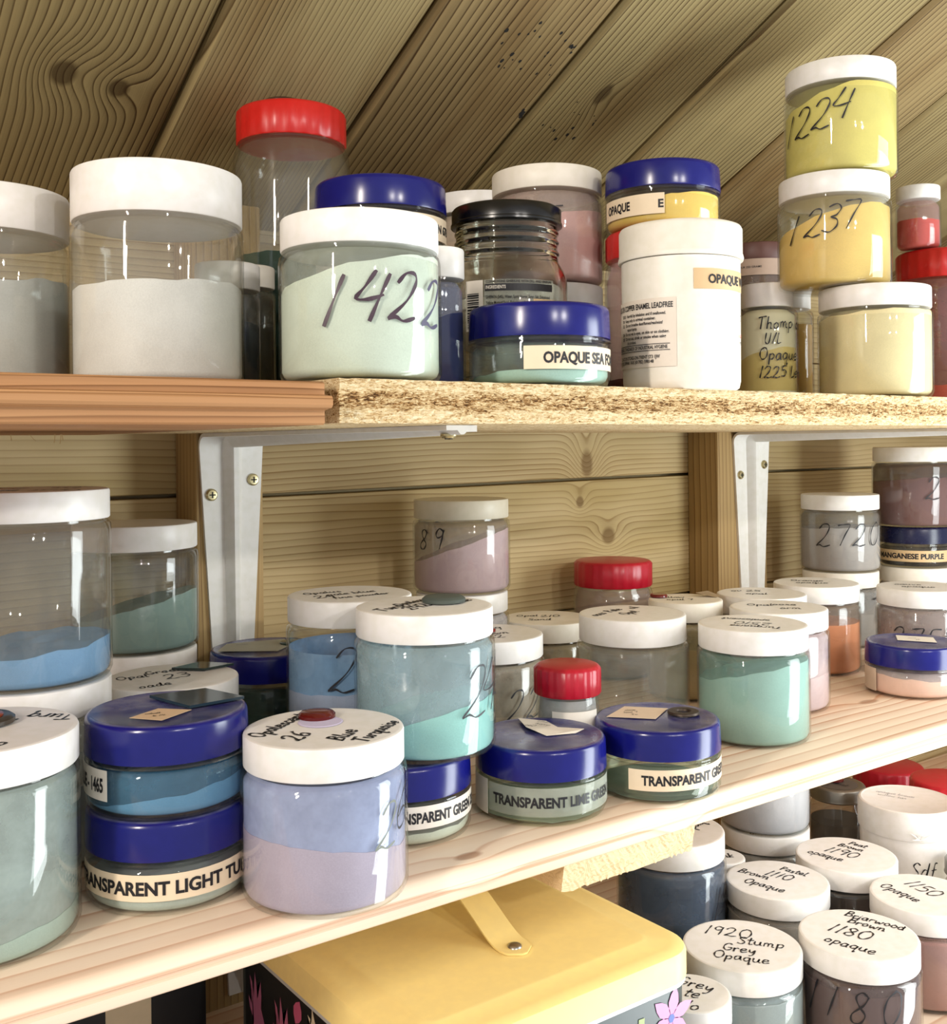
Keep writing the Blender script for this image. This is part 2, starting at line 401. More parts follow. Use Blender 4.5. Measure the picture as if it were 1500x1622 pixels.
def pen_text(text, size, width, slant=.12, jitter=.05, spacing=.14, seed=1):
    """2-D ribbons for handwriting: returns verts (x, y) and faces"""
    rnd = random.Random(seed); V = []; F = []; x = 0
    for ch in text:
        if ch == ' ': x += .34 * size; continue
        w, strokes = G.get(ch, G['o'])
        dy = rnd.uniform(-jitter, jitter); sc = 1 + rnd.uniform(-jitter, jitter)
        for st in strokes:
            if len(st) == 1: st = [st[0], (st[0][0] + .02, st[0][1])]
            pts = [((a * sc + slant * b) * size + x, (b * sc + dy) * size) for a, b in smooth_pts(st)]
            n = len(pts); base = len(V)
            for i, p in enumerate(pts):
                a, b = pts[max(0, i-1)], pts[min(n-1, i+1)]
                tx, ty = b[0]-a[0], b[1]-a[1]; l = math.hypot(tx, ty) or 1
                hw = width * .5 * (.85 + .3 * math.sin(i * 1.1 + x * 900))
                ex = 0
                if i == 0: ex = -hw * .6
                if i == n-1: ex = hw * .6
                cx, cy = p[0] + tx/l*ex, p[1] + ty/l*ex
                V.append((cx - ty/l*hw, cy + tx/l*hw)); V.append((cx + ty/l*hw, cy - tx/l*hw))
            for i in range(n - 1):
                k = base + 2*i; F.append((k, k+1, k+3, k+2))
        x += (w + spacing) * size
    return V, F, x

_font = {}
def print_text(text, cap, width=None, bold=.018):
    """printed lettering as a flat mesh, scaled to a cap height and, if given, to a total width"""
    if text not in _font:
        cu = bpy.data.curves.new('lettering', 'FONT'); cu.body = text; cu.size = 1; cu.offset = bold; cu.resolution_u = 3
        ob = bpy.data.objects.new('lettering', cu); COL.objects.link(ob)
        dg = bpy.context.evaluated_depsgraph_get(); dg.update()
        me = bpy.data.meshes.new_from_object(ob.evaluated_get(dg))
        bpy.data.objects.remove(ob); bpy.data.curves.remove(cu)
        V = [(v.co.x, v.co.y) for v in me.vertices]; F = [tuple(p.vertices) for p in me.polygons]
        bpy.data.meshes.remove(me); _font[text] = (V, F)
    V, F = _font[text]
    x0 = min(v[0] for v in V); x1 = max(v[0] for v in V)
    sy = cap / .70; sx = width / (x1 - x0) if width else sy
    return [((v[0] - x0) * sx, v[1] * sy) for v in V], F

def wrap(V, r, az, t0, z0, off, tilt=0):
    out = []
    for x, y in V:
        a = az + t0 + x / r
        out.append(((r + off) * math.cos(a), (r + off) * math.sin(a), z0 + y + tilt * x))
    return out

def patch(r, az, t0, t1, z0, z1, off, tilt=0, n=20):
    """a thin curved sheet stuck on a cylinder"""
    V = []; F = []
    for i in range(n + 1):
        a = t0 + (t1 - t0) * i / n
        for k, (z, o) in enumerate(((z0, off), (z1, off), (z1, off - .00015), (z0, off - .00015))):
            V.append(((r + o) * math.cos(az + a), (r + o) * math.sin(az + a), z + tilt * (a - t0) * r))
    for i in range(n):
        b = 4 * i
        for k in range(4):
            F.append((b + k, b + 4 + k, b + 4 + (k+1) % 4, b + (k+1) % 4))
    F.append((0, 1, 2, 3)); F.append((4*n+3, 4*n+2, 4*n+1, 4*n))
    return V, F

D2R = math.pi / 180

# ------------------------------------------------------------------ the setting
ZU, ZL, ZB = .0352, -.2485, -.478          # tops of the upper, lower and bottom shelves
YW = .9145                                  # face of the back wall
WALLC = dict(light='#cbb689', dark='#84632f', freq=150, warp=.0065, strength=.6, wx=.9, wy=8, coarse=.22, fine=.16, tint='#c7bd8c', bump=.2)
M_WALL = wood('wall_boards', **WALLC)
back = bm_obj('wall_back', box_bm(-.9, 2.6, YW + .022, YW + .04, -1.0, .45), M_WALL); back['kind'] = 'structure'
wall_knots = {('c', -1): [(.464, .016, .010, .017)], ('c', 0): [(.454, .120, .006, .007), (.497, .078, .011, .010)]}
def board(zt, zb, x0, x1, key=None, tilt=0):
    cx, cz = x0, zb
    kn = wall_knots.get(key)
    m = wood('wall_boards', knots=kn, **WALLC) if kn else M_WALL
    bm = box_bm(0, x1 - x0, 0, zt - zb - .0016, -.022, 0, .0022, 2)
    # board lies in the local XY plane, face towards -y of the room
    o = bm_obj('board', bm, m, back, smooth=40)
    o.location = (x0, YW + .0, zb); o.rotation_euler = (PI/2, -tilt, 0)
for j, zt in enumerate((.252, .107, -.040, -.186, -.331, -.476, -.621)):
    for key, x0, x1, dz in (('l', -.85, .36, -.006), ('c', .36, 1.03, -.006), ('r', 1.03, 2.5, 0)):
        board(zt + dz, zt + dz - .1455, x0, x1, (key, j - 2), .011 if key == 'c' else 0.003)

# sloping roof: tongued boards running down to the wall
SLOPE = math.radians(26); Z0 = .200
roof = bpy.data.objects.new('ceiling', None)
RC = dict(light='#9c8b60', dark='#432e15', freq=170, warp=.0060, strength=1.0, wx=.7, wy=7, coarse=.22, fine=.3, tint='#b89a78', bump=.35)
ux = Vector((0, -math.cos(SLOPE), math.sin(SLOPE)))     # up the slope, towards the viewer
uy = Vector((1, 0, 0)); uz = ux.cross(uy)               # uz points out of the room? fixed below
RM = Matrix((ux, uy, uz)).transposed()
def roof_pt(s, x, d=0): return Vector((x, YW, Z0)) + ux * s + uz * d
sgn = 1 if uz.z > 0 else -1                              # + = above the boards
bmr = bmesh.new()
vs = [bmr.verts.new(roof_pt(s, x, sgn * d)) for d in (.020, .035) for s, x in ((-.08, -.9), (1.25, -.9), (1.25, 2.6), (-.08, 2.6))]
for f in ((0,1,2,3), (7,6,5,4), (0,4,5,1), (1,5,6,2), (2,6,7,3), (3,7,4,0)): bmr.faces.new([vs[i] for i in f])
bmesh.ops.recalc_face_normals(bmr, faces=bmr.faces[:])
roof = bm_obj('ceiling', bmr, wood('roof_boards', **RC)); roof['kind'] = 'structure'
M_ROOF = [wood('roof_boards', **{**RC, 'freq': f, 'light': l}) for f, l in ((180, '#9c8b60'), (230, '#a9986c'), (140, '#98835a'))]
roof_knots = {0: [(.1496, .0612, .013, .010), (.1445, .1017, .010, .0085)], 3: [(.245, .0524, .014, .0065)], 4: [(.066, .06, .012, .010)]}
planks = []
for k in range(-5, 13):
    x0 = .2990 + .1488 * (k - 1)
    kn = roof_knots.get(k)
    m = wood('roof_boards', knots=kn, **RC) if kn else M_ROOF[k % 3]
    w = .1488 - .0035
    # board with chamfered edges and a thin tongue showing in the joint
    prof = [(0, .020), (0, .0035), (.0045, 0), (w*.5 - .003, 0), (w*.5, 0), (w*.5 + .003, 0), (w - .0045, 0), (w, .0035), (w, .009), (w + .0033, .009), (w + .0033, .020)]
    V = []; F = []
    nseg = 1
    for s in (-.06, 1.2):
        for (a, d) in prof: V.append((s, a, sgn * d))
    n = len(prof)
    for i in range(n): F.append((i, (i+1) % n, n + (i+1) % n, n + i))
    F.append(tuple(range(n))); F.append(tuple(range(2*n-1, n-1, -1)))
    o = mesh_obj('plank', V, F, m, roof, smooth=25)
    mt = RM.to_4x4(); mt.translation = Vector((x0, YW, Z0)); o.matrix_local = mt
    planks.append((k, o, x0))
# black mould specks on two of the roof boards
rnd = random.Random(5)
def specks(k, pts):
    o = [q for q in planks if q[0] == k][0]; V = []; F = []
    for (s, x, r) in pts:
        b = len(V); 
        for i in range(7):
            a = 2*PI*i/7; q = r * rnd.uniform(.7, 1.2)
            V.append((s + q*math.cos(a)*1.5, x - o[2] + q*math.sin(a), -sgn * .0002))
        F.append(tuple(range(b, b+7)))
    mesh_obj('mould_speck', V, F, flat('#17140f', .9), o[1])['kind'] = 'stuff'
pts = []
for i in range(26):
    q = rnd.gauss(0, 1); pts.append((.296 - .05*rnd.random() + .004*q, .512 + .075*rnd.random(), rnd.choice((.0007, .001, .0013, .0018))))
specks(2, [p for p in pts if .452 < p[1] < .588])
specks(3, [(.215 + rnd.gauss(0, .016), .645 + rnd.gauss(0, .018), rnd.choice((.0007, .001, .0015))) for i in range(14)])
specks(2, [(.204, .5865, .0026), (.200, .5880, .0018), (.208, .5855, .0016)])

# posts
M_POST = wood('post_wood', light='#b09464', dark='#735432', freq=150, warp=.004, strength=.7, wx=1, wy=8, coarse=.2, bump=.3)
for i, (x0, x1) in enumerate(((.3396, .4010), (.990, .1 + .980))):
    o = bm_obj('trim_%d' % (i + 1), box_bm(-.62, .21, 0, x1 - x0, -.0485, 0, .0025, 2), M_POST, smooth=40)
    # local X up the post, local Y across it, local Z out of the wall
    o.matrix_world = Matrix(((0, 1, 0, x0), (0, 0, -1, .866), (1, 0, 0, 0), (0, 0, 0, 1)))
    o['kind'] = 'structure'

# ------------------------------------------------------------------ shelves
YU = .486
sh = empty('shelf_board', (.2595, YU, ZU - .0022), 'stained brown tongued board, left piece of the upper shelf', 'shelf')
M_LB = wood('stained_board', light='#b98a5e', dark='#68411f', freq=230, warp=.006, strength=.85, wx=.9, wy=10, coarse=.25, bump=.3, tint='#c8a079')
T = .0222
prof = [(0.002, 0), (.0005, -.0012), (.0005, -.0068), (-.0075, -.0078), (-.0085, -.0095), (-.0085, -.0122), (-.0072, -.0138), (.0005, -.0148), (.0005, -T + .001), (.0020, -T), (.40, -T), (.40, 0)]
V = []; F = []
for x in (-1.0, 0): V += [(x, y, z) for y, z in prof]
n = len(prof)
for i in range(n): F.append((i, n + i, n + (i+1) % n, (i+1) % n))
F.append(tuple(reversed(range(n)))); F.append(tuple(range(n, 2*n)))
mesh_obj('board', V, F, M_LB, sh)
# wood shavings hanging from its underside
V = []; F = []; rs = random.Random(3)
for i in range(16):
    x = -rs.random() * .14 - .002; y = .34 + rs.random() * .03; b = len(V); l = rs.uniform(.004, .009); a = rs.uniform(-1, 1)
    V += [(x, y, -T + .001), (x + .0006, y, -T + .001), (x + l*a*.6 + .0006, y, -T - l*.5), (x + l*a, y - .001, -T - l*.8), (x + l*a - .0005, y - .001, -T - l*.8), (x + l*a*.6, y, -T - l*.5)]
    F += [(b, b+1, b+2, b+5), (b+5, b+2, b+3, b+4)]
mesh_obj('shavings', V, F, flat('#b99763', .8, name='shaving'), sh)['kind'] = 'stuff'

osb = empty('shelf_board', (.2685, YU, ZU - .0117), 'pale rough-edged strand board, right piece of the upper shelf', 'shelf')
nx = 420; nz = 12; V = []; F = []
from mathutils import noise as mn
L_ = 1.75; H_ = .0117
for i in range(nx + 1):
    x = L_ * (i / nx) ** 1.35
    for k in range(nz + 1):
        z = -H_ + 2 * H_ * k / nz
        d = .0012 * mn.noise(Vector((x * 90, z * 420, 0))) + .0011 * mn.noise(Vector((x * 260, z * 700, 4)))
        core = max(0, 1 - abs(z - .0005) / .0045); d += .0013 * core
        d += .0005 * (1 if k in (0, nz) else 0)
        zz = z + (.0005 * mn.noise(Vector((x * 120, 0, k))) if k in (0, nz) else 0)
        V.append((x + (.0006 * mn.noise(Vector((z*500, 1, 1))) if i == 0 else 0), .0012 + d, zz))
m_ = nz + 1
for i in range(nx):
    for k in range(nz): F.append((i*m_+k, (i+1)*m_+k, (i+1)*m_+k+1, i*m_+k+1))
b = len(V)
V += [(0, .40, -H_), (0, .40, H_), (L_, .40, H_), (L_, .40, -H_)]
F.append(tuple([i*m_+nz for i in range(nx+1)] + [b+2, b+1])); F.append(tuple([i*m_ for i in range(nx, -1, -1)] + [b, b+3]))
F.append(tuple([k for k in range(nz, -1, -1)] + [b, b+1])); F.append(tuple([nx*m_+k for k in range(m_)] + [b+2, b+3])); F.append((b, b+1, b+2, b+3))
mesh_obj('board', V, F, chipboard(), osb)

low = empty('shelf_board', (0, .5145, ZL), 'long pale pine board forming the whole lower shelf', 'shelf')
M_PINE = wood('pale_pine', light='#ecd8c0', dark='#c99a7a', freq=62, warp=.005, strength=.78, wx=.55, wy=5, coarse=.14, fine=.12, tint='#f0d3bd', bump=.12, rough=.5,
              knots=[(.545, .008, .010, .006), (.375, .012, .010, .005), (1.02, .05, .012, .006), (.9, .09, .014, .006)])
t = .0192
prof = [(.0045, 0), (.002, -.0008), (.0004, -.0028), (0, -.0095), (.0012, -.0105), (.0012, -.0120), (0, -.0130), (0, -t + .0012), (.0012, -t), (.3845, -t), (.3845, 0)]
V = []; F = []
for x in (-1.1, 2.2): V += [(x, y, z) for y, z in prof]
n = len(prof)
for i in range(n): F.append((i, n + i, n + (i+1) % n, (i+1) % n))
F.append(tuple(reversed(range(n)))); F.append(tuple(range(n, 2*n)))
mesh_obj('board', V, F, M_PINE, low, smooth=50)

# sawn batten fixed under the lower shelf, its fibrous end showing
bt = empty('batten', (.505, .5185, ZL - t), 'rough sawn timber batten end under the front of the pale pine shelf', 'timber')
V = []; F = []; nx, nz = 60, 10; rs = random.Random(9); Hb = .0185
for i in range(nx + 1):
    x = -.0605 + .121 * i / nx
    for k in range(nz + 1):
        z = -Hb * k / nz
        rag = (.0022 * rs.random() if k == nz else 0)
        d = .0035 * (k / nz) + .0006 * mn.noise(Vector((x*420 + z*300, z*60, 0))) - .0003 * rs.random()
        V.append((x, d, z - rag))
m_ = nz + 1
for i in range(nx):
    for k in range(nz): F.append((i*m_+k, i*m_+k+1, (i+1)*m_+k+1, (i+1)*m_+k))
b = len(V); V += [(-.0605, .38, 0), (.0605, .38, 0), (.0605, .38, -Hb), (-.0605, .38, -Hb)]
F.append(tuple([i*m_ for i in range(nx+1)] + [b+1, b])); F.append(tuple([i*m_+nz for i in range(nx, -1, -1)] + [b+3, b+2]))
F.append(tuple([k for k in range(m_)] + [b+3, b])); F.append(tuple([nx*m_+k for k in range(nz, -1, -1)] + [b+1, b+2])); F.append((b, b+1, b+2, b+3))
mesh_obj('beam', V, F, wood('sawn_end', light='#dcc096', dark='#a9814e', freq=260, warp=.01, strength=.6, wx=30, wy=40, coarse=.2, fine=.4, bump=.3), bt)

bs = empty('shelf_board', (0, .40, ZB), 'shadowed bottom shelf board under the tin and brown jars', 'shelf')
bm_obj('board', box_bm(-1.1, 2.2, 0, .50, -.02, 0, .001), M_PINE, bs)

# ------------------------------------------------------------------ shelf brackets
M_BRK = plastic('#e6e4df', .35)
def bracket(x, ztop, label, ln=.345, ht=.235, w=.056, y0=.866):
    root = empty('shelf_bracket', (x, y0, ztop - ht), label, 'bracket', 'white shelf brackets')
    th = .0030; R = .012
    # section path in (out, up): down the post, round the corner, along under the board
    path = [(0, 0)]; path += [(0, ht - R)]
    for i in range(1, 7):
        a = PI/2 * i / 6; path.append((R - R*math.cos(a), ht - R + R*math.sin(a)))
    path += [(ln, ht)]
    def wid(i):
        o, u = path[i]
        if i == 0: return w * .56
        if i == len(path) - 1: return w * .40
        return w
    P = []
    for i in range(len(path)): P.append((path[i], wid(i)))
    # extra stations so that the taper starts below the corner
    P.insert(1, ((0, ht * .12), w * .60)); P.insert(len(P) - 1, ((R + .004, ht), w)); P.insert(len(P) - 1, ((ln * .93, ht), w * .46))
    V = []; F = []
    nrm = []
    for i, (p, q) in enumerate(P):
        a = P[max(0, i-1)][0]; c = P[min(len(P)-1, i+1)][0]; tx, tz = c[0]-a[0], c[1]-a[1]; l = math.hypot(tx, tz)
        nrm.append((tz/l, -tx/l))
    # raised rib pressed up the middle with rolled shoulders
    prof = [(-.5, 0), (-.14, 0), (-.07, .75), (-.02, 1), (.06, 1), (.11, .75), (.16, .35), (.5, .35)]
    for i, (p, q) in enumerate(P):
        rib = .009 if 0 < i < len(P)-1 else .002
        if p[0] > .05: rib = .009 - .0065 * p[0] / ln
        for (a, h) in prof:
            V.append((a*q, -(p[0] + nrm[i][0]*(th + h*rib)), p[1] + nrm[i][1]*(th + h*rib)))
        V.append((.5*q, -p[0], p[1])); V.append((-.5*q, -p[0], p[1]))
    n = len(prof) + 2
    for i in range(len(P) - 1):
        for k in range(n): F.append((i*n+k, (i+1)*n+k, (i+1)*n+(k+1) % n, i*n+(k+1) % n))
    F.append(tuple(range(n))); F.append(tuple(range((len(P)-1)*n + n - 1, (len(P)-1)*n - 1, -1)))
    bm = bmesh.new(); bv = [bm.verts.new(v) for v in V]
    for f in F: bm.faces.new([bv[i] for i in f])
    bmesh.ops.recalc_face_normals(bm, faces=bm.faces[:])
    bm_obj('plate', bm, M_BRK, root, smooth=30)
    for (sx, o, u, flatz) in ((-w*.32, th, ht - .052, 0), (w*.33, th + .0031, ht - .040, 0), (w*.02, ln*.955, ht - th - .002, 1)):
        V, F = lathe([(0, 0), (.0052, 0), (.0052, .0012), (.004, .0026), (0, .0030)], 20)
        s = mesh_obj('screw', V, F, flat('#c9bd92', .3, 1, 'metal'), root, smooth=40)
        s.location = (sx, -o, u); s.rotation_euler = (PI/2, 0, 0) if not flatz else (PI, 0, 0)
        bm = bmesh.new()
        for q in (0, 1):
            g = box_bm(-.0026, .0026, -.0005, .0005, .0024, .0033)
            if q: bmesh.ops.rotate(g, verts=g.verts[:], cent=(0, 0, 0), matrix=Matrix.Rotation(PI/2, 3, 'Z'))
            tmp = bpy.data.meshes.new('t'); g.to_mesh(tmp); g.free(); bm.from_mesh(tmp); bpy.data.meshes.remove(tmp)
        bm_obj('slot', bm, flat('#1d1a14', .6, 0), s)
bracket(.3697, ZU - .0236, 'white steel shelf bracket on the left post, screwed under the upper shelf')
bracket(1.047, ZU - .0236, 'white steel shelf bracket on the right post beside the dusty grey jars', w=.062)
bracket(.3790, ZL - .0195, 'white steel bracket under the lower shelf, left of the floral tin', ht=.20, ln=.27)

# ------------------------------------------------------------------ jars
def lid_white(r, h, zb, edge=.0016):
    return lathe([(0, zb), (r - .0006, zb), (r, zb + .0008), (r, h - edge), (r - edge*.3, h - edge*.3), (r - edge, h), (r - edge - .001, h), (0, h - .0002)], 72)
def lid_blue(r, h, zb):
    return lathe([(0, zb), (r + .0004, zb), (r + .0006, zb + .001), (r, h - .0034), (r - .0004, h - .0018), (r - .0014, h - .0005), (r - .0030, h), (r - .0042, h - .0004), (0, h - .0004)], 72)

def jar(label, x, y, z, r, h, kind='white', lid_h=None, rb=None, lidmat=None, body=None, powder=None, film=None,
        group=None, tilt=None, name=None, seg=64, cat='jar', bigr=.005):
    """powder = (colour, level, slope angle deg, rise); film = (colour, opacity[, top fraction])"""
    if group is None: group = 'jars on the upper shelf' if z >= ZU - .001 else ('jars on the lower shelf' if z >= ZL - .001 else 'jars on the bottom shelf')
    root = empty(name or {'white': 'plastic_jar', 'blue': 'low_plastic_jar', 'red': 'plastic_jar'}[kind], (x, y, z), label, cat, group)
    if tilt: root.rotation_euler = tilt
    az = math.atan2(-y, -x)
    if lid_h is None: lid_h = {'white': .0182, 'blue': .0205, 'red': .023}[kind]
    if rb is None: rb = r * {'white': 1.03, 'blue': 1.005, 'red': 1.02}[kind]
    zb = h - lid_h
    hs = zb - (.0014 if kind != 'blue' else .0030); rn = r - .0028; tw = .0013
    sd = {'white': .0035, 'blue': .0012, 'red': .012}[kind]
    sd = min(sd, hs * .3)
    out = [(0, 0), (rb - bigr, 0), (rb - bigr*.35, bigr*.25), (rb, bigr), (rb, hs - sd - .002), (rb - (rb-rn)*.12, hs - sd*.6), (rb - (rb-rn)*.5, hs - sd*.15), (rn + .0003, hs)]
    if kind == 'blue': out += [(r + .0008, hs + .0006), (r + .0008, hs + .0018), (rn, hs + .0024)]
    out += [(rn, zb + lid_h*.5)]
    inn = [(rn - tw, zb + lid_h*.5), (rn - tw, hs - .0006), (rb - tw - (rb-rn)*.5, hs - sd*.3 - .001), (rb - tw, hs - sd - .003), (rb - tw, bigr), (rb - bigr, .0018), (0, .0018)]
    V, F = lathe(out + inn, seg)
    bo = mesh_obj('body', V, F, body or M_CLEAR, root, smooth=50)
    if kind == 'white': V, F = lid_white(r, h, zb)
    elif kind == 'blue': V, F = lid_blue(r, h, zb)
    else: V, F = lathe([(0, zb), (r - .001, zb), (r, zb + .001), (r, h - .003), (r - .002, h - .0008), (r - .004, h), (0, h)], 96, (2, 3, -.0006, 2))
    lo = mesh_obj('lid', V, F, lidmat or {'white': M_WHITE, 'blue': M_BLUE, 'red': M_RED}[kind], root, smooth=40)
    info = dict(root=root, body=bo, lid=lo, az=az, r=r, rb=rb, h=h, hs=hs, zb=zb, x=x, y=y)
    if powder:
        c, lev, ang, rise = (list(powder) + [0, 0])[:4]
        rp = rb - tw - .0004; nr, ns = 8, 48; V = [(0, 0, .0021)]; F = []
        top = min(hs - .002, 1)
        def height(px, py):
            a = az + ang * D2R; s = (px * math.cos(a) + py * math.sin(a)) / rp
            hh = lev + rise * s + .0016 * mn.noise(Vector((px*60 + x*50, py*60 + y*31, 3))) + .0007 * mn.noise(Vector((px*200, py*200 + x*90, 1)))
            return max(.0030, min(hh, hs - .0012))
        for (q, zz) in ((rp - bigr*.9, .0021), (rp - bigr*.25, .0021 + bigr*.35), (rp, .0021 + bigr*.9)):
            for i in range(ns):
                a = 2*PI*i/ns; hh = height(q*math.cos(a), q*math.sin(a)); V.append((q*math.cos(a), q*math.sin(a), min(zz, hh)))
        for k in range(nr, 0, -1):
            q = rp * k / nr
            for i in range(ns):
                a = 2*PI*i/ns; px, py = q*math.cos(a), q*math.sin(a); V.append((px, py, height(px, py)))
        V.append((0, 0, height(0, 0)))
        for i in range(ns): F.append((0, 1 + (i+1) % ns, 1 + i))
        for k in range(nr + 2):
            for i in range(ns):
                a = 1 + k*ns; F.append((a + i, a + (i+1) % ns, a + ns + (i+1) % ns, a + ns + i))
        a = 1 + (nr + 2)*ns
        for i in range(ns): F.append((a + i, a + (i+1) % ns, len(V) - 1))
        mesh_obj('powder', V, F, powder_mat(c), root, smooth=60)
    if film:
        fr = film[2] if len(film) > 2 else 1
        rf = rb - tw - .0007; z1 = (hs - sd - .003) * fr
        V = []; F = []
        prof = [(rf, .006), (rf, z1)]
        if fr == 1: prof.append((rn - tw - .0006, hs - .0012))
        prof += [(a - .0002, zz) for a, zz in prof[::-1]]; n = len(prof)
        for (q, zz) in prof:
            for i in range(48): V.append((q*math.cos(2*PI*i/48), q*math.sin(2*PI*i/48), zz))
        for k in range(n):
            for i in range(48):
                j = (i+1) % 48; k2 = (k+1) % n; F.append((k*48+i, k*48+j, k2*48+j, k2*48+i))
        mesh_obj('powder_film', V, F, film_mat(film[0], film[1]), root, smooth=60)
    return info

def label_on(j, t0, t1, z0, z1, mat=None, text=None, cap=.006, tx=None, tw=None, tz=None, tilt=0, bold=.03, ink=None, r=None):
    """paper label from angle t0 to t1 (degrees to the right of the viewer's line) with printed text"""
    r = r or j['rb']
    V, F = patch(r, j['az'], t0*D2R, t1*D2R, z0, z1, .00035, tilt)
    p = mesh_obj('paper_label', V, F, mat or M_LABEL, j['root'], smooth=60)
    if text:
        V, F = print_text(text, cap, tw, bold)
        tt = (t0 if tx is None else tx) * D2R
        V = wrap(V, r, j['az'], tt, (z0 + (z1 - z0 - cap) / 2 if tz is None else tz) + tilt * (tt - t0*D2R) * r, .0006, tilt)
        mesh_obj('lettering', V, F, ink or M_INK, p)
    return p
def pen_on(j, text, t0, z, size, width=.0011, slant=.15, ink=None, tilt=0, seed=1, spacing=.14, r=None, inside=False):
    V, F, w = pen_text(text, size, width, slant, seed=seed, spacing=spacing)
    rr = r or j['rb']
    V = wrap(V, rr, j['az'], t0*D2R, z, .0003, tilt)
    mesh_obj('handwriting', V, F, ink or M_INK, j['body'])
def pen_lid(j, lines, ang, width=.0009, ink=None, seed=1):
    """lines = (text, size, x, y) in a frame turned ang degrees from the viewer's right"""
    V = []; F = []
    d = Vector((j['x'], j['y'])).normalized(); R = Vector((d.y, -d.x)); A = d
    ca, sa = math.cos(ang*D2R), math.sin(ang*D2R); ex = R*ca + A*sa; ey = A*ca - R*sa
    for i, (t, s, x, y) in enumerate(lines):
        v, f, w = pen_text(t, s, width, .1, seed=seed+i, spacing=.08)
        b = len(V)
        for (a, c) in v:
            p = ex*(a + x) + ey*(c + y)
            rr = j['r'] - .0025
            if p.length > rr: p = p * (rr / p.length)
            V.append((p.x, p.y, j['h'] + .00015))
        F += [tuple(q + b for q in ff) for ff in f]
    mesh_obj('handwriting', V, F, ink or M_INK, j['lid'])
def disc_on(name, label, cat, j, dx, dy, r, th, mat, rim=None, hole=0, dome=0, tilt=(0, 0, 0)):
    """a loose enamel sample, coin or washer lying on a lid; dx to the right, dy away from the viewer"""
    d = Vector((j['x'], j['y'])).normalized(); p = Vector((d.y, -d.x))*dx + d*dy
    base = j['root'].location
    if hole: prof = [(hole, 0), (r, 0), (r, th*.7), (r - th*.3, th), (hole + th*.3, th), (hole, th*.7), (hole, 0)]
    else: prof = [(0, 0), (r, 0), (r, th*.6), (r*.88, th), (r*.5, th + dome*.8), (0, th + dome)]
    V, F = lathe(prof, 40)
    o = mesh_obj(name, V, F, mat, smooth=45)
    o.location = (base.x + p.x, base.y + p.y, base.z + j['h'] + .0006); o.rotation_euler = tilt
    tag(o, label, cat)
    return o
def paper_on(j, dx, dy, pts, mat, ang=0, lines=None, th=.0002, name='paper_label', curl=0):
    """a paper label stuck on a lid, outline in the viewer's right/away frame"""
    d = Vector((j['x'], j['y'])).normalized(); R = Vector((d.y, -d.x)); A = d
    V = []; n = len(pts)
    for k in (0, 1):
        for i, (a, b) in enumerate(pts):
            p = R*(a + dx) + A*(b + dy); zz = j['h'] + .0002 + k*th + (curl * ((i % 3) == 0))
            V.append((p.x, p.y, zz))
    F = [tuple(range(n))[::-1], tuple(range(n, 2*n))] + [(i, (i+1) % n, n + (i+1) % n, n + i) for i in range(n)]
    o = mesh_obj(name, V, F, mat, j['root'])
    if lines:
        V = []; F = []; ca, sa = math.cos(ang*D2R), math.sin(ang*D2R)
        for i, (t, s, x, y) in enumerate(lines):
            v, f, w = pen_text(t, s, .0004, .1, seed=i+3, spacing=.05); b = len(V)
            for (a, c) in v:
                q = (ca*(a+x) - sa*(c+y) + dx, sa*(a+x) + ca*(c+y) + dy); p = R*q[0] + A*q[1]
                V.append((p.x, p.y, j['h'] + .0005 + th + curl*.9))
            F += [tuple(q + b for q in ff) for ff in f]
        mesh_obj('handwriting', V, F, M_INK, o)
    return o

# ------------------------------------------------------------------ upper shelf
GU = 'jars on the upper shelf'
def smooth_lid_glass(V): return V
j = jar('wide grey powder jar at the left end of the upper shelf, cut by frame', .1435, .7018, ZU, .048, .119, lid_h=.0265, rb=.0488, powder=('#c3c3bd', .062, 90, .004), film=('#c9c6be', .06))
j = jar('biggest clear jar on the upper shelf, half full of white powder, no number', .2184, .6116, ZU, .048, .1218, lid_h=.0285, rb=.0488, powder=('#e4e1dc', .0555, 60, .002), film=('#cfc8bf', .06))
U2 = j
j = jar('tall clear sweet jar with a bright red ribbed lid, under the sloping boards', .3735, .7497, ZU, .042, .2215, 'red', lid_h=.026, rb=.0445, powder=('#24463a', .108, 0, 0), film=('#b7a98c', .05))
disc_on('enamel_disc', 'dark brown glazed sample disc on the red lid of the tall sweet jar', 'disc', j, -.006, -.012, .0165, .0042, flat('#3a1a14', .15, name='glaze'))
jar('white-lidded jar hidden under the blue-lidded jar marked 678', .3862, .6391, ZU, .045, .0930, powder=('#8d927e', .05))
j = jar('low blue-lidded jar with white strip ending 678, behind the jar numbered 1422', .3862, .6391, ZU + .0932, .0452, .0505, 'blue', powder=('#5f6c58', .010))
label_on(j, -30, 80, .0095, .0255, M_LABEL, 'OPAQUE GREEN 678', .0056, -4, .066)
paper_on(j, .014, .012, [(-.024, -.018), (.024, -.014), (.023, .014), (-.022, .016)], M_LABELW, curl=0)
j = jar('clear jar of pale mint powder numbered 1422 in dark marker', .3081, .5334, ZU, .045, .0921, powder=('#d3dfcc', .060, 75, .010), film=('#d0d8cc', .16))
for ch, t, ink, dz in (('1', -27, M_INKP, 0), ('4', -8, M_INKP, .001), ('2', 17, M_INKP, .002), ('2', 44, flat('#4a4560', .5), 0)):
    pen_on(j, ch, t, .030 + dz, .0265, .0021, .28, ink, seed=ord(ch))
jar('small dim jar of grey powder between the biggest jar and the 1422 jar', .285, .668, ZU, .0212, .0850, lid_h=.0175, powder=('#3c4450', .045), film=('#6f6d66', .55))
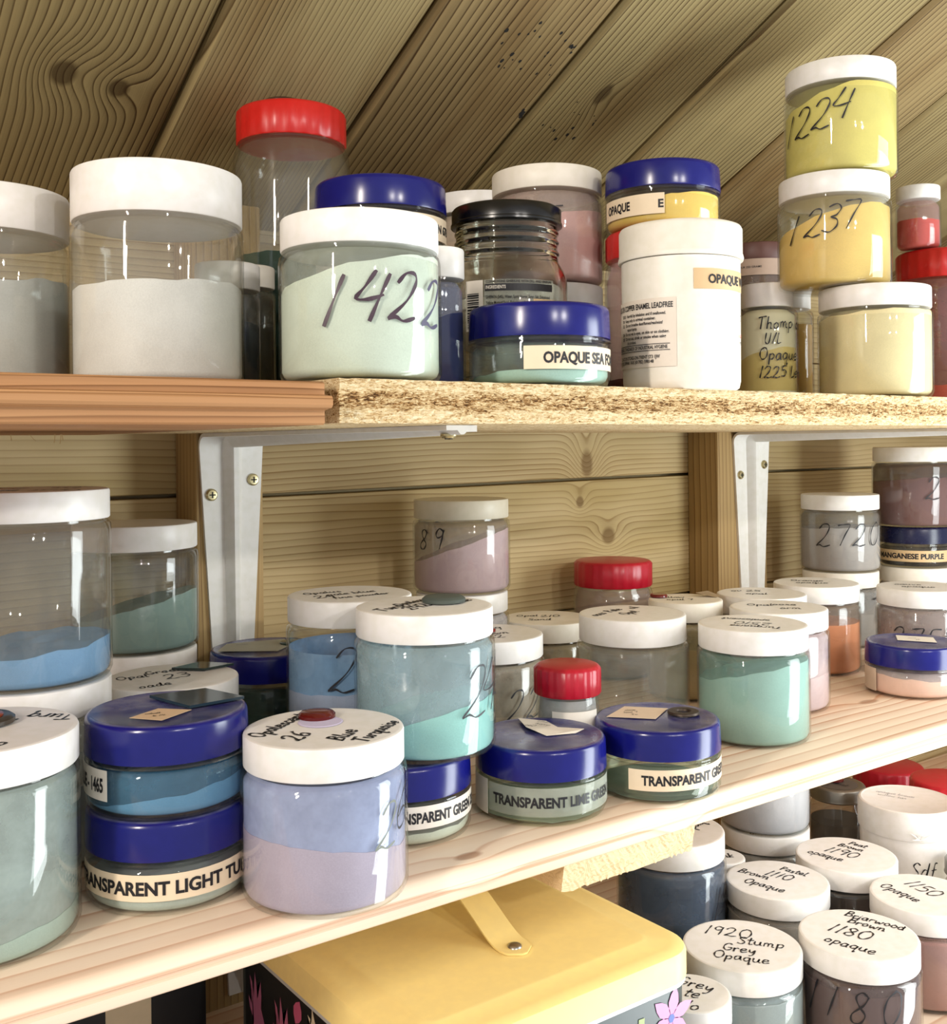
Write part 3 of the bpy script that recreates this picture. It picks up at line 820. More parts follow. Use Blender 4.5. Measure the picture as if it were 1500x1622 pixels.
jar('narrow ivory-lidded jar half hidden behind the small dim grey jar', .316, .702, ZU, .0175, .0910, lid_h=.0155, lidmat=M_CREAM, powder=('#57503f', .05), film=('#6d6653', .6))
jar('narrow white-lidded jar of indigo powder squeezed behind the right side of jar 1422', .384, .567, ZU, .0175, .0895, lid_h=.0195, powder=('#27326e', .045, 90, .004), film=('#8083a2', .55))
jar('white-lidded jar supporting the beige jar behind the gherkin jar', .5839, .7931, ZU, .045, .0940, powder=('#bda48c', .05), film=('#c9b29c', .6))
j = jar('upper beige jar at the back, mostly hidden behind the black-lidded gherkin jar', .5839, .7931, ZU + .0942, .045, .0950, powder=('#c4a88e', .05), film=('#cbb49f', .75))
pen_on(j, '2', -44, .030, .016, .0012)
# gherkin jar: real glass with a screw neck and ribs
g = empty('glass_jar', (.4856, .6247, ZU), 'empty glass gherkin jar with a shiny black screw lid and printed label', 'jar')
out = [(0, .003), (.030, .0012), (.040, .0), (.0440, .003), (.0447, .008), (.0447, .070), (.0441, .0755), (.0425, .081), (.0400, .0865), (.0383, .0905), (.0378, .0935), (.0378, .0955), (.0388, .0968), (.0390, .0985), (.0379, .1000), (.0374, .1030), (.0374, .1060), (.0385, .1072), (.0387, .1088), (.0376, .1102), (.0374, .1130), (.0374, .1150), (.0384, .1162), (.0385, .1178), (.0374, .1190), (.0372, .134)]
inn = [(.0345, .134), (.0345, .0960), (.0360, .0895), (.0405, .0790), (.0422, .070), (.0422, .010), (.038, .006), (0, .005)]
up_ = lambda z: z if z < .069 or z > .12 else .081 + (z - .070) * .806
out = [(q, up_(z)) for q, z in out]; inn = [(q, up_(z)) for q, z in inn]
V, F = lathe(out + inn, 96)
V = [(x * (1 + .006 * math.sin(10 * math.atan2(y, x)) * (.02 < z < .088)), y * (1 + .006 * math.sin(10 * math.atan2(y, x)) * (.02 < z < .088)), z) for x, y, z in V]
mesh_obj('body', V, F, M_GLASS, g, smooth=60)
V, F = lathe([(0, .1235), (.0395, .1235), (.0412, .1242), (.0412, .1258), (.0405, .1266), (.0405, .1355), (.0392, .1371), (.0372, .1376), (.0345, .1362), (0, .1362)], 96)
mesh_obj('lid', V, F, M_BLACK, g, smooth=40)
gj = dict(root=g, az=math.atan2(-.6247, -.4856), rb=.0450, body=g)
p = label_on(gj, -40, -22, .0445, .080, M_LABELW)
V = []; F = []; rs = random.Random(2); zz = .0465
while zz < .071:
    w = rs.choice((.0005, .0008, .0012)); v, f = patch(.0450, gj['az'], -38*D2R, -26*D2R, zz, zz + w, .0007, n=4); b = len(V); V += v; F += [tuple(q + b for q in ff) for ff in f]; zz += w + rs.choice((.0005, .0009))
mesh_obj('barcode', V, F, M_INK, p)
p = label_on(gj, -21, 46, .0445, .080, M_LABELC)
V, F = patch(.0450, gj['az'], -20*D2R, 44*D2R, .0720, .0770, .0007); mesh_obj('bar', V, F, M_INK, p)
for s, z, cap, w, mt in (('CORNICHONS GHERKINS WITH DILL AND VINEGAR', .0623, .0017, .049, M_INK), ('INGREDIENTS', .0580, .0023, .014, M_LABELW), ('GHERKIN (54%), Water, Spirit Vinegar, Sugar, Salt, Dehydrated', .0512, .0021, .047, M_INK), ('Yellow Mustard Seed, Dehydrated Onion, Dill, Firming Agent', .0472, .0021, .046, M_INK), ('Black Pepper', .0432, .0021, .013, M_INK)):
    V, F = print_text(s, cap, w, .02); mesh_obj('lettering', wrap(V, .0450, gj['az'], -19*D2R, z + .0155, .0009), F, mt, p)
label_on(gj, 24, 50, .0570, .0665, M_LABELB)
j = jar('low blue-lidded jar labelled opaque sea, at the front of the upper shelf', .4350, .5269, ZU, .0445, .0505, 'blue', powder=('#a6cfc0', .0075, 40, .0035), film=('#a9bfb4', .10))
label_on(j, -12, 84, .0095, .0235, M_LABEL, 'OPAQUE SEA FOAM', .0064, 3, .068, bold=.035)
jar('white-lidded jar holding up the tall-looking pink powder jar', .5671, .6752, ZU, .045, .0915, powder=('#cdb6ae', .05), film=('#cbbdb4', .5))
j = jar('clear jar of pink powder with an ivory lid, stacked behind the gherkin jar', .5671, .6752, ZU + .0917, .045, .0930, powder=('#dfa9a2', .047, 75, .012), film=('#d9bdb4', .35), lidmat=M_CREAM)
pen_on(j, '-', 4, .050, .022, .0010)
j = jar('red-lidded clear jar with a little maroon powder, under the yellow blue-lidded jar', .6203, .5966, ZU, .0452, .1290, 'red', lid_h=.021, powder=('#6d2b2c', .014), film=('#c99c98', .35))
j = jar('low blue-lidded jar of bright yellow powder labelled opaque', .6203, .5966, ZU + .1292, .0445, .0505, 'blue', powder=('#f2c727', .016, 60, .010))
label_on(j, -74, 2, .0080, .0235, M_LABEL, 'OPAQUE', .0064, -66, .026, bold=.035)
V, F = print_text('E', .0060, None, .035); mesh_obj('lettering', wrap(V, j['rb'], j['az'], -4*D2R, .0125, .0006), F, M_INK, j['root'].children[-1])
# white tub
t = empty('plastic_tub', (.5520, .5146, ZU), 'tall opaque white enamel tub with printed lead-free label', 'tub')
V, F = lathe([(0, 0), (.0370, 0), (.0390, .0015), (.0400, .006), (.0405, .088), (0, .088)], 72); bo = mesh_obj('body', V, F, M_CREAM, t, smooth=45)
V, F = lathe([(0, .088), (.0400, .0885), (.0424, .0885), (.0428, .0900), (.0424, .0920), (.0420, .0930), (.0420, .1095), (.0410, .1115), (.0392, .1122), (.0385, .1112), (0, .1112)], 72); mesh_obj('lid', V, F, M_CREAM, t, smooth=45)
tj = dict(root=t, az=math.atan2(-.5146, -.5520), rb=.0405, body=bo)
label_on(tj, 12, 80, .0655, .0790, M_LABELB, 'OPAQUE WHITE', .0058, 26, .054, bold=.03, r=.0406)
p = label_on(tj, -88, -4, .0150, .0605, flat('#e9dccb', .5, name='paper'), r=.0406)
for s, z, cap, w, t0 in (('GLASS OR COPPER ENAMEL LEADFREE', .0540, .0036, .0560, -86), ('S20/21  Harmful by inhalation and if swallowed.', .0495, .0020, .040, -70), ('7/8   Keep only in original container.', .0464, .0020, .033, -70), ('S22   Do not breathe dust/fumes/gas/mist/', .0433, .0020, .038, -70), ('vapour/spray.', .0404, .0020, .011, -60), ('S24   Do not get in eyes, on skin or on clothing.', .0373, .0020, .042, -70), ('S20   Do not eat, drink or smoke when using', .0342, .0020, .040, -70), ('this product.', .0313, .0020, .010, -60), ('GENERAL STANDARDS OF INDUSTRIAL HYGIENE', .0270, .0023, .048, -80), ('LONGTON STOKE-ON-TRENT ST3 1JW', .0208, .0022, .040, -76), ('(01782) 599948  FAX (01782) 598148', .0178, .0022, .037, -78)):
    V, F = print_text(s, cap, w, .02); mesh_obj('lettering', wrap(V, .0406, tj['az'], t0*D2R, z, .0008), F, M_INK, p)
for z in (.0300, .0258):
    V, F = patch(.0406, tj['az'], -80*D2R, -10*D2R, z, z + .0004, .0008); mesh_obj('rule', V, F, M_INK, p)
for s, z, ink in (('S', .052, M_INK), ('us', .041, flat('#c8301e', .5)), ('-n', .036, M_INK)): pen_on(tj, s, 72, z - .006, .004, .0006, ink=ink, r=.0406)
# back right
j = jar('dim brown-lidded jar with a paper band at the back, behind the yellow jars', 0.974, .790, ZU, .038, .1850, lid_h=.022, lidmat=plastic('#5d3a33', .45), powder=('#6d5148', .12), film=('#8a6e62', .7))
label_on(j, -75, 75, .148, .166, flat('#b9a08e', .6, name='paper'), 'ENAMEL COLOUR 250 GRAMS', .0022, -60, .045, bold=.01)
C1 = j = jar('cream-yellow powder jar at the front, bottom of the yellow stack', .8077, .5331, ZU, .045, .0926, powder=('#efdc9c', .0685, 60, .003), film=('#e9dbaa', .3))
j = jar('middle yellow powder jar of the stack, numbered 1237', .7843, .5554, ZU + .0928, .045, .0926, powder=('#efc650', .053, 60, .013), film=('#e4d596', .10))
for ch, t, dz in (('1', -50, .0), ('2', -32, .003), ('3', -13, .006), ('7', 3, .0085)): pen_on(j, ch, t, .036 + dz, .0225, .00125, .30, seed=ord(ch))
j = jar('topmost yellow powder jar of the stack, numbered 1224', .7909, .5527, ZU + .1856, .045, .0926, powder=('#e2d04f', .0665, 80, .013), film=('#e0d880', .12))
for ch, t, dz in (('1', -67, -.002), ('2', -52, .001), ('2', -31, .005), ('4', -11, .011)): pen_on(j, ch, t, .030 + dz, .0245, .00135, .26, seed=ord(ch))
j = jar('small frosted jar with four lines of handwriting ending 1225', .7644, .6104, ZU, .022, .1024, lid_h=.0205, rb=.0262, powder=('#ecd26a', .040, 60, .006), film=('#f6eec4', 1.6), bigr=.008)
for s, z, t0, sz in (('Thomp Co', .0620, -18, .0100), ('U/L', .0490, -6, .0090), ('Opaque', .0350, -16, .0100), ('1225 Lem', .0200, -16, .0095)): pen_on(j, s, t0, z, sz, .0011, .12, seed=len(s), spacing=.10)
jar('small white-lidded jar of golden powder behind the frosted 1225 jar', .8108, .6264, ZU, .022, .1030, lid_h=.018, rb=.0245, powder=('#d9a52f', .070))
j = jar('wide red-lidded jar of orange-red powder at the right end of the upper shelf', 1.0818, .6338, ZU, .045, .1648, 'red', lid_h=.030, powder=('#d84a28', .022), film=('#a8605c', .55))
jar('small white-lidded jar of coral red powder standing on the wide red lid', 1.0326 + .018, .6341 + .006, ZU + .1650, .022, .0672, lid_h=.0145, powder=('#e0483c', .031), film=('#cf9a90', .35))

# ------------------------------------------------------------------ lower shelf, left
jar('white-lidded jar carrying the tall jar of bright blue powder', .1630, .6930, ZL, .049, .1078, powder=('#c9d2d2', .05), film=('#d8dcdc', .3), rb=.0495)
j = jar('tall clear jar with a little bright blue powder, second level at far left', .1630, .6930, ZL + .1080, .049, .1159, rb=.0498, powder=('#7fb2e0', .021, 90, .004), film=('#a9a5a0', .07))
pen_lid(j, [('Opal', .013, -.040, .016), ('Walker', .013, -.004, .014), ('Blue', .012, .010, -.002), ('25', .013, .004, -.018), ('Tst', .012, -.030, -.020)], 160, .0016, seed=4)
paper_on(j, -.020, -.004, [(-.016, -.014), (.014, -.012), (.012, .012), (-.014, .010)], M_LABELW)
jar('white-lidded jar beneath the grey-green jar beside the left bracket', .2826, .8508, ZL, .047, .0900, powder=('#a9b5ac', .05), film=('#b9bfb6', .4))
jar('clear jar of sloping grey-green powder in front of the left post', .2826, .8508, ZL + .0902, .048, .0985, lid_h=.0195, rb=.0490, powder=('#8ba8a2', .034, 80, .012), film=('#96948c', .07))
j = jar('front jar at the far left with teal-grey dusted walls and a button on its lid', .1140, .5940, ZL, .050, .1050, rb=.0505, powder=('#a9c2b6', .012, 90, .004), film=('#b4c3be', .5))
pen_lid(j, [('Moss', .012, -.030, .022), ('107', .014, -.012, -.022), ('1 W.', .012, .014, -.010), ('Turq', .012, -.040, -.034)], 150, .0017, seed=8)
pen_on(j, '139', 150, .062, .016, .0016); pen_on(j, '11', 158, .040, .014, .0016)
disc_on('enamel_button', 'round red-brown enamel button with a dark rim on the far left front lid', 'button', j, .003, .012, .0165, .0036, flat('#3b332a', .25, name='glaze'), dome=-.001)
o = disc_on('enamel_inlay', 'red-brown glaze centre lying on the dark-rimmed button', 'glaze', j, .003, .012, .0108, .0012, flat('#8a3a26', .15, name='glaze')); o.location.z += .0033
j = jar('lower blue-lidded jar of the left stack, labelled transparent light turquoise', .2149, .5945, ZL, .0445, .0505, 'blue', powder=('#b9c9bf', .0125, 60, .002), film=('#8d8d92', .10))
label_on(j, -84, 88, .0095, .0235, M_LABEL, 'TRANSPARENT LIGHT TURQUOISE', .0068, -82, .148, bold=.035)
j = jar('upper blue-lidded jar of the left stack, ending 1465, dark glass tile on top', .2149, .5945, ZL + .0507, .0445, .0505, 'blue', powder=('#4c93c0', .009, 60, .007), film=('#2f6f94', .62))
label_on(j, -95, -44, .0100, .0265, M_LABELW, 'BLUE - 1465', .0072, -86, .030, bold=.035)
paper_on(j, -.004, -.018, [(-.016, -.002), (.001, -.013), (.017, .006), (-.001, .015)], flat('#d7b995', .7, name='paper'), 0, [('cobalt', .003, -.008, .002), ('tr 14', .003, -.004, -.004)])
tile = []
d = Vector((.2149, .5945)).normalized(); R = Vector((d.y, -d.x)); A = d
def sheet(name, label, cat, j, pts, th, mat, lift=.0):
    base = j['root'].location; d = Vector((j['x'], j['y'])).normalized(); R = Vector((d.y, -d.x)); V = []; n = len(pts)
    for k in (0, 1):
        for (a, b) in pts:
            p = R*a + d*b; V.append((p.x, p.y, k*th))
    F = [tuple(range(n))[::-1], tuple(range(n, 2*n))] + [(i, (i+1) % n, n + (i+1) % n, n + i) for i in range(n)]
    o = mesh_obj(name, V, F, mat); o.location = (base.x, base.y, base.z + j['h'] + .0006 + lift); tag(o, label, cat); return o
sheet('glass_tile', 'dark teal glass sample tile lying across the upper blue lid of the left stack', 'tile', j, [(-.010, .024), (.012, -.010), (.043, .004), (.022, .033)], .0016, flat('#22323c', .12, name='glass'))
j = jar('white-lidded jar marked 23 behind the left blue stack', .2639, .7208, ZL, .045, .0905, powder=('#a9b4ad', .05), film=('#c5c2b5', .4))
pen_lid(j, [('Opal', .010, -.034, .010), ('23', .014, -.006, -.006), ('Green', .010, -.012, .016), ('Jade', .010, -.030, -.024)], 20, .0013, seed=12)
sheet('glass_tile', 'small dark glass sample tile on the rear of the white lid marked 23', 'tile', j, [(.000, .020), (.022, .010), (.043, .022), (.020, .036)], .0016, flat('#2d3936', .1, name='glass'))
j = jar('dark green blue-lidded jar under the left bracket', .3671, .7893, ZL, .0445, .0888, 'blue', powder=('#2f4a3c', .045), film=('#3d5547', .45))
paper_on(j, -.012, .004, [(-.026, -.022), (.020, -.026), (.034, .004), (.026, .020), (-.020, .014)], flat('#a9a695', .7, name='paper'), 10, [('enam', .004, -.012, .002)], curl=.001)
disc_on('enamel_sample', 'dark green enamel sample on the papered blue lid under the left bracket', 'sample', j, .020, .006, .010, .0022, flat('#31453a', .2, name='glaze'))
# lower shelf, middle
A_ = j = jar('front jar of lilac-blue powder marked 26 on its lid, dark red button on top', .2848, .5386, ZL, .045, .0900, powder=('#b9aac2', .033, -60, .007), film=('#a9b3dc', .94), rb=.0468)
pen_lid(j, [('Opalescent', .0098, -.030, .022), ('26', .0125, -.030, .000), ('Blue', .0105, -.022, -.022), ('Turquoise', .0095, -.020, -.036)], 62, .0019, seed=2)
pen_on(j, '2', 33, .0335, .0225, .0013, .3, flat('#6b7064', .5)); pen_on(j, '6', 52, .0400, .0225, .0013, .3); pen_on(j, '0', 70, .0430, .0225, .0013, .3)
disc_on('enamel_button', 'oval dark red enamel button on the front lilac jar marked 26', 'button', j, -.004, .022, .0108, .0030, flat('#5a1210', .12, name='glaze'), dome=.001)
V, F = lathe([(0, 0), (.013, 0), (.012, .0004), (0, .0005)], 24)
o = mesh_obj('glue_patch', V, F, flat('#cdc6e2', .9, name='glue'), j['root']); d = Vector((j['x'], j['y'])).normalized(); p = Vector((d.y, -d.x))*-.002 + d*.012; o.location = (p.x, p.y, .0901)
j = jar('hidden low blue-lidded jar holding up the sky blue jar', .3846, .6853, ZL, .0445, .0505, 'blue', powder=('#8fb0c0', .015))
j = jar('sky blue powder jar with a large number 2, behind the turquoise jar', .3846, .6853, ZL + .0507, .045, .0900, powder=('#a5b3d3', .022, 0, .004), film=('#86b3e0', .85, .84))
pen_on(j, '24', -21, .0300, .0290, .0013, .25); pen_lid(j, [('Opalus', .009, -.030, .012), ('pale blue', .009, -.018, -.002), ('24', .011, -.030, -.010), ('fine powder', .008, -.020, -.018)], 25, .0013, seed=21)
j = jar('low blue-lidded jar ending green 23, under the turquoise 242 jar', .3704, .5934, ZL, .0445, .0505, 'blue', powder=('#d3dac4', .0095), film=('#8e8f86', .08))
label_on(j, -20, 88, .0130, .0270, M_LABELW, 'TRANSPARENT GREEN 232', .0062, -16, .080, bold=.035)
B_ = j = jar('turquoise powder jar numbered 242, stacked on a blue-lidded jar', .3861, .5888, ZL + .0507, .045, .0925, powder=('#8fd0ca', .026, 80, .011), film=('#a9c4cf', .38))
pen_on(j, '2', 28, .0285, .0300, .0013, .25); pen_on(j, '4', 47, .0310, .0300, .0013, .25); pen_on(j, '2', 66, .0370, .0260, .0013, .25)
pen_lid(j, [('Turq', .011, -.034, .008), ('242', .011, -.020, -.004), ('Opalescent', .008, -.010, .012), ('Lime', .010, .014, -.016)], 55, .0017, seed=31)
disc_on('enamel_disc', 'flat dark grey-green stone disc on the turquoise 242 lid', 'disc', j, .013, .012, .0145, .0036, flat('#4d5650', .7, name='stone'))
# behind: pink jar stack, red lid, white lids
jar('white-lidded jar under the pink jar standing against the back boards', .5877, .8309, ZL, .0435, .1100, powder=('#d8cfd2', .05), film=('#dcd5da', .6))
j = jar('dusty pink powder jar standing high against the back boards', .5877, .8309, ZL + .1102, .045, .0870, lid_h=.0175, lidmat=plastic('#d9d2bf', .4), powder=('#cfaeb4', .044, 85, .016), film=('#b7a08e', .35))
pen_on(j, '28', 200, .044, .018, .0016)
pen_on(j, '8', -56, .0425, .018, .0014); pen_on(j, '9', -34, .044, .018, .0014)
j = jar('clear red-lidded jar at the back, in front of the wall boards', .8014, .8494, ZL, .042, .1223, 'red', lid_h=.027, lidmat=M_DKRED, film=('#b08c80', .3), powder=('#c0a090', .02))
j = jar('ivory lid behind the jar numbered 22', .6864, .8237, ZL, .045, .0748, lidmat=M_CREAM, powder=('#b7a27c', .03), film=('#b9a27c', .6))
pen_lid(j, [('Opal', .010, -.030, .008), ('210', .011, -.006, .004), ('Sand', .010, -.020, -.016)], 5, .0013, seed=41)
j = jar('beige dusted jar numbered 22 with a red chip on its lid', .5370, .7201, ZL, .045, .0903, powder=('#b5a289', .03), film=('#b9aa95', .6))
pen_on(j, '22', 14, .0270, .0240, .0014, .25); pen_lid(j, [('No 9', .012, -.006, .012), ('Brown', .010, -.014, -.008), ('22', .011, -.010, -.024)], 20, .0014, seed=44)
disc_on('enamel_chip', 'red enamel chip on the lid of the beige jar numbered 22', 'chip', j, -.003, .004, .0085, .0026, flat('#7a1c1c', .15, name='glaze'))
j = jar('small specimen jar with a crimson cap and blank white label', .5221, .6036, ZL, .025, .0852, 'red', lid_h=.0215, lidmat=M_DKRED, rb=.0236, powder=('#c9c2bd', .034), film=('#c8c6c6', .5))
label_on(j, -28, 62, .0260, .0545, M_LABELW)
pen_on(j, 'N', -50, .026, .010, .0012)
j = jar('empty-looking clear jar with scribbled lid behind the blue lid with a washer', .6625, .6784, ZL, .0465, .0995, lid_h=.0225, rb=.0490, film=('#cfd0c4', .10), powder=('#c7cdb9', .005))
pen_lid(j, [('Moss', .010, -.034, .016), ('Pale', .010, -.008, .016), ('Opal', .010, -.012, -.002), ('Eil', .010, .020, .010)], 60, .0016, seed=51)
j = jar('white lid with a curled paper scrap, behind the empty-looking jar', .7872, .7316, ZL, .036, .0945, lidmat=M_CREAM, powder=('#c9a86a', .05), film=('#c2ab78', .5))
pen_lid(j, [('Yellow', .009, -.026, .006), ('opal 7', .009, -.020, -.010)], 10, .0012, seed=55)
paper_on(j, .020, .018, [(-.010, -.006), (.010, -.008), (.014, .006), (.002, .010)], flat('#9b8566', .7, name='paper'), curl=.004)
disc_on('enamel_button', 'dark red button on the left edge of the lid with the curled paper', 'button', j, -.026, .006, .0085, .0028, flat('#6a1a14', .15, name='glaze'))
j = jar('low blue-lidded jar labelled transparent lime green, torn note on its lid', .4671, .5686, ZL, .0444, .0500, 'blue', body=M_GREENISH, film=('#aab39c', .22), powder=('#b4bda0', .004))
label_on(j, -100, -52, .0040, .0270, M_LABELW)
label_on(j, -50, 88, .0075, .0260, M_LABELC, 'TRANSPARENT LIME GREEN', .0064, -44, .094, bold=.035)
paper_on(j, .004, .010, [(-.020, .022), (.000, .021), (.008, .004), (.026, -.006), (.020, -.011), (.000, -.018), (-.014, -.002)], M_LABELW, -30, [('Lime Green', .0042, -.012, .008), ('transp', .0042, -.010, .001), ('E60', .0042, -.014, -.006)], curl=.0016)
j = jar('low blue-lidded jar labelled transparent green, rusty washer on its lid', .5616, .5507, ZL, .0447, .0504, 'blue', body=M_GREENISH, film=('#a2ac9a', .16), powder=('#8f9a86', .003))
label_on(j, -26, 86, .0095, .0240, M_LABEL, 'TRANSPARENT GREEN', .0064, -14, .078, bold=.035, tilt=.02)
paper_on(j, -.014, .006, [(-.022, -.014), (.013, -.016), (.022, .016), (-.010, .018)], flat('#e2cdb4', .6, name='paper'), 15, [('Clear', .0038, -.008, .006), ('lime 7', .0038, -.010, 0), ('TR', .0038, -.006, -.007)])
disc_on('metal_washer', 'rusty metal washer on the blue lid labelled transparent green', 'washer', j, .019, .008, .0115, .0020, M_DARKMETAL, hole=.0052)
j = jar('teal powder jar numbered 2510 at the front right of the lower shelf', .7223, .5954, ZL, .0453, .0950, powder=('#93bfb4', .058, 75, .010), film=('#7fa89c', .28), lid_h=.0195)
pen_on(j, '2510', 196, .052, .020, .0011, .2); pen_lid(j, [('Turquoise', .0090, -.026, .014), ('2510', .0125, -.016, -.004), ('opalescent', .0080, -.012, -.020)], 172, .0013, seed=61)
j = jar('pale pink powder jar just behind the teal 2510 jar', .8256, .6499, ZL, .045, .0923, powder=('#d9b9bd', .030, 60, .004), film=('#d9bec2', .62))
pen_lid(j, [('Opal', .011, -.028, .006), ('Rose', .011, -.004, .010), ('Crm', .011, .000, -.012)], 8, .0014, seed=64)
j = jar('white-lidded jar between the pale pink jar and the orange jar', .8885, .7207, ZL, .045, .0921, powder=('#c9b7a4', .05), film=('#c9b9a6', .5))
pen_lid(j, [('Iv 25', .011, -.030, .010), ('opal', .011, -.016, -.010)], 5, .0014, seed=67)
j = jar('white-lidded jar half full of orange powder', .9890, .7275, ZL, .045, .0942, powder=('#e88d52', .052, 60, .002), film=('#b79a86', .18))
pen_lid(j, [('Orange', .010, -.026, .008), ('opaque', .010, -.022, -.010)], 5, .0014, seed=69)
j = jar('grey jar with a 7, under the stacked jar numbered 2720', 1.1395, .8026, ZL, .045, .0900, powder=('#9c938e', .04), film=('#a49b96', .6), lidmat=M_CREAM)
pen_on(j, '7', 46, .030, .030, .0016)
j = jar('grey powder jar numbered 2720 on top of another jar', 1.1395, .8026, ZL + .0902, .046, .0930, powder=('#b4aba8', .053, 60, .002), film=('#9a928a', .30), rb=.0475)
pen_on(j, '2720', -36, .0330, .0260, .0014, .2, spacing=.2)
jar('white-lidded jar at the bottom of the purple stack', 1.2500, .7700, ZL, .045, .0900, powder=('#c9b2a6', .05), film=('#c9b5aa', .6), lidmat=M_CREAM)
j = jar('low navy-lidded jar labelled manganese purple in the right stack', 1.2500, .7700, ZL + .0902, .0445, .0505, 'blue', lidmat=plastic('#11143a', .25), powder=('#2f2a26', .012), film=('#3b332d', .5))
label_on(j, -70, 80, .0080, .0220, M_LABELB, 'MANGANESE PURPLE', .0062, -62, .084, bold=.035)
j = jar('purple-brown powder jar numbered 27 at the top of the right stack', 1.2500, .7700, ZL + .1409, .050, .0990, powder=('#7d5350', .058, 60, .004), film=('#6f5552', .45))
pen_on(j, '27', 12, .036, .026, .0014, .2, spacing=.3)
j = jar('dusty mauve jar numbered 2755 behind the blue-lidded pink jar', 1.0696, .6530, ZL, .045, .0904, powder=('#a07f7c', .022), film=('#a9928e', .50))
pen_on(j, '2755', -40, .030, .022, .0014, .2, spacing=.2); pen_lid(j, [('Mauve', .010, -.026, .008), ('opaque', .010, -.020, -.010)], 5, .0013, seed=71)
j = jar('low blue-lidded jar of peach-pink powder with a white note on top', .9729, .6031, ZL, .0445, .0500, 'blue', powder=('#f0c0ac', .0205, 60, -.003), film=('#d9c6c4', .25))
label_on(j, -100, -48, .004, .026, flat('#d8c3ae', .6, name='paper'))
paper_on(j, .004, .008, [(-.018, -.012), (.018, -.014), (.015, .014), (-.020, .016)], M_LABELW, 10, [('Rose', .004, -.008, .002), ('pk', .004, -.002, -.006)])

# ------------------------------------------------------------------ bottom shelf
def lowj(label, x, y, zt, r, **kw):
    return jar(label, x, y, ZB, r, zt - ZB, **kw)
j = lowj('large jar of slate-blue powder numbered 19, just right of the yellow tin', .7146, .6850, -.3511, .048, powder=('#4e5f78', .060), film=('#56647c', .75), lid_h=.0215)
pen_on(j, '19', 46, .060, .026, .0016, .2); pen_lid(j, [('Slate', .011, -.004, .010), ('Opaq', .012, .002, -.018)], 60, .0018, seed=80)
j = lowj('grey powder jar with 1920 written on its lid', .6485, .5480, -.3877, .045, powder=('#9ba7a8', .066), film=('#9ba7aa', .8))
pen_lid(j, [('1920', .0150, -.030, .012), ('Stump', .0120, -.004, .002), ('Grey', .0115, -.014, -.012), ('Opaque', .0115, -.020, -.026)], -4, .0013, seed=81)
j = lowj('dark brown powder jar with 1180 written on its lid', .7305, .5015, -.3848, .045, powder=('#6a4f4c', .066), film=('#6a5250', .8))
pen_lid(j, [('Briarwood', .0098, -.020, .026), ('Brown', .0100, -.014, .015), ('1180', .0155, -.022, -.008), ('opaque', .0115, -.018, -.028)], -18, .0015, seed=83)
pen_on(j, '1180', -52, .046, .024, .0014, .2, spacing=.4)
j = lowj('brown powder jar with 1110 written on its lid', .7829, .6202, -.3937, .045, powder=('#a3968a', .06), film=('#a3968a', .7))
pen_lid(j, [('Pastel', .0085, -.008, .022), ('1110', .0135, -.014, .003), ('Brown', .0100, -.036, -.006), ('Opaque', .0105, -.022, -.024)], -24, .0015, seed=86)
j = lowj('dark brown jar with 1190 written on its lid', .8819, .6180, -.3937, .0462, powder=('#4a3f3a', .06), film=('#453c38', .7))
pen_lid(j, [('Peat', .0080, -.010, .027), ('Brown', .0085, -.016, .016), ('1190', .0150, -.020, -.005), ('opaque', .0100, -.030, -.020)], -24, .0015, seed=89)
j = lowj('rosy brown powder jar with 1150 written on its lid, cut by the right edge', .8612, .5252, -.3951, .045, powder=('#b8847a', .06), film=('#b58a80', .6))
pen_lid(j, [('Red', .0090, .010, .020), ('1150', .0160, -.024, .002), ('Opaque', .0110, -.032, -.020)], -38, .0015, seed=92)
j = lowj('small white lid peeking between the slate-blue jar and jar 1110', .787, .686, -.394, .020, powder=('#8d857c', .05), film=('#8d857c', .6))
pen_lid(j, [('ink', .010, -.004, -.004)], 20, .0014, seed=95)
j = lowj('white lid under the pale lilac jar below the shelf edge', .9030, .7308, -.4000, .045, powder=('#b9b3ad', .05), film=('#b9b3ad', .6))
pen_lid(j, [('ox t', .010, -.020, -.034)], 8, .0014, seed=97)
jar('pale lilac powder jar stacked just below the shelf edge', .9030, .7308, -.3998, .045, .0900, powder=('#d3d0d8', .052), film=('#d3d0d8', .5))
# dark glass jar with a battered metal lid
def metal_jar(label, x, y, zt, r, colour, lidlabel, lines):
    g = empty('glass_jar', (x, y, ZB), label, 'jar'); h = zt - ZB
    V, F = lathe([(0, 0), (r, 0), (r + .002, .004), (r + .002, h - .030), (r - .002, h - .020), (r - .002, h - .010), (0, h - .010)], 56); bo = mesh_obj('body', V, F, clear('#e0ddd0', .12), g, smooth=45)
    V, F = lathe([(0, .003), (r - .002, .003), (r - .0005, .006), (r - .0005, h - .040), (0, h - .038)], 48); mesh_obj('powder', V, F, powder_mat(colour), g, smooth=45)
    V, F = lathe([(0, h - .016), (r - .0005, h - .016), (r + .0008, h - .0145), (r + .0002, h - .0125), (r + .0002, h - .0025), (r - .001, h - .0008), (r - .004, h), (r - .007, h - .001), (0, h - .001)], 64)
    lo = mesh_obj('lid', V, F, flat('#8d8a82', .38, .9, 'metal'), g, smooth=40)
    V, F = lathe([(0, h - .0010), (r - .008, h - .0010), (r - .008, h - .0007), (0, h - .0007)], 40); p = mesh_obj('paper_label', V, F, lidlabel, g)
    jj = dict(root=g, az=math.atan2(-y, -x), r=r - .006, rb=r + .002, h=h - .0005, x=x, y=y, body=bo, lid=lo)
    pen_lid(jj, lines, -30, .0009, seed=7)
    return jj
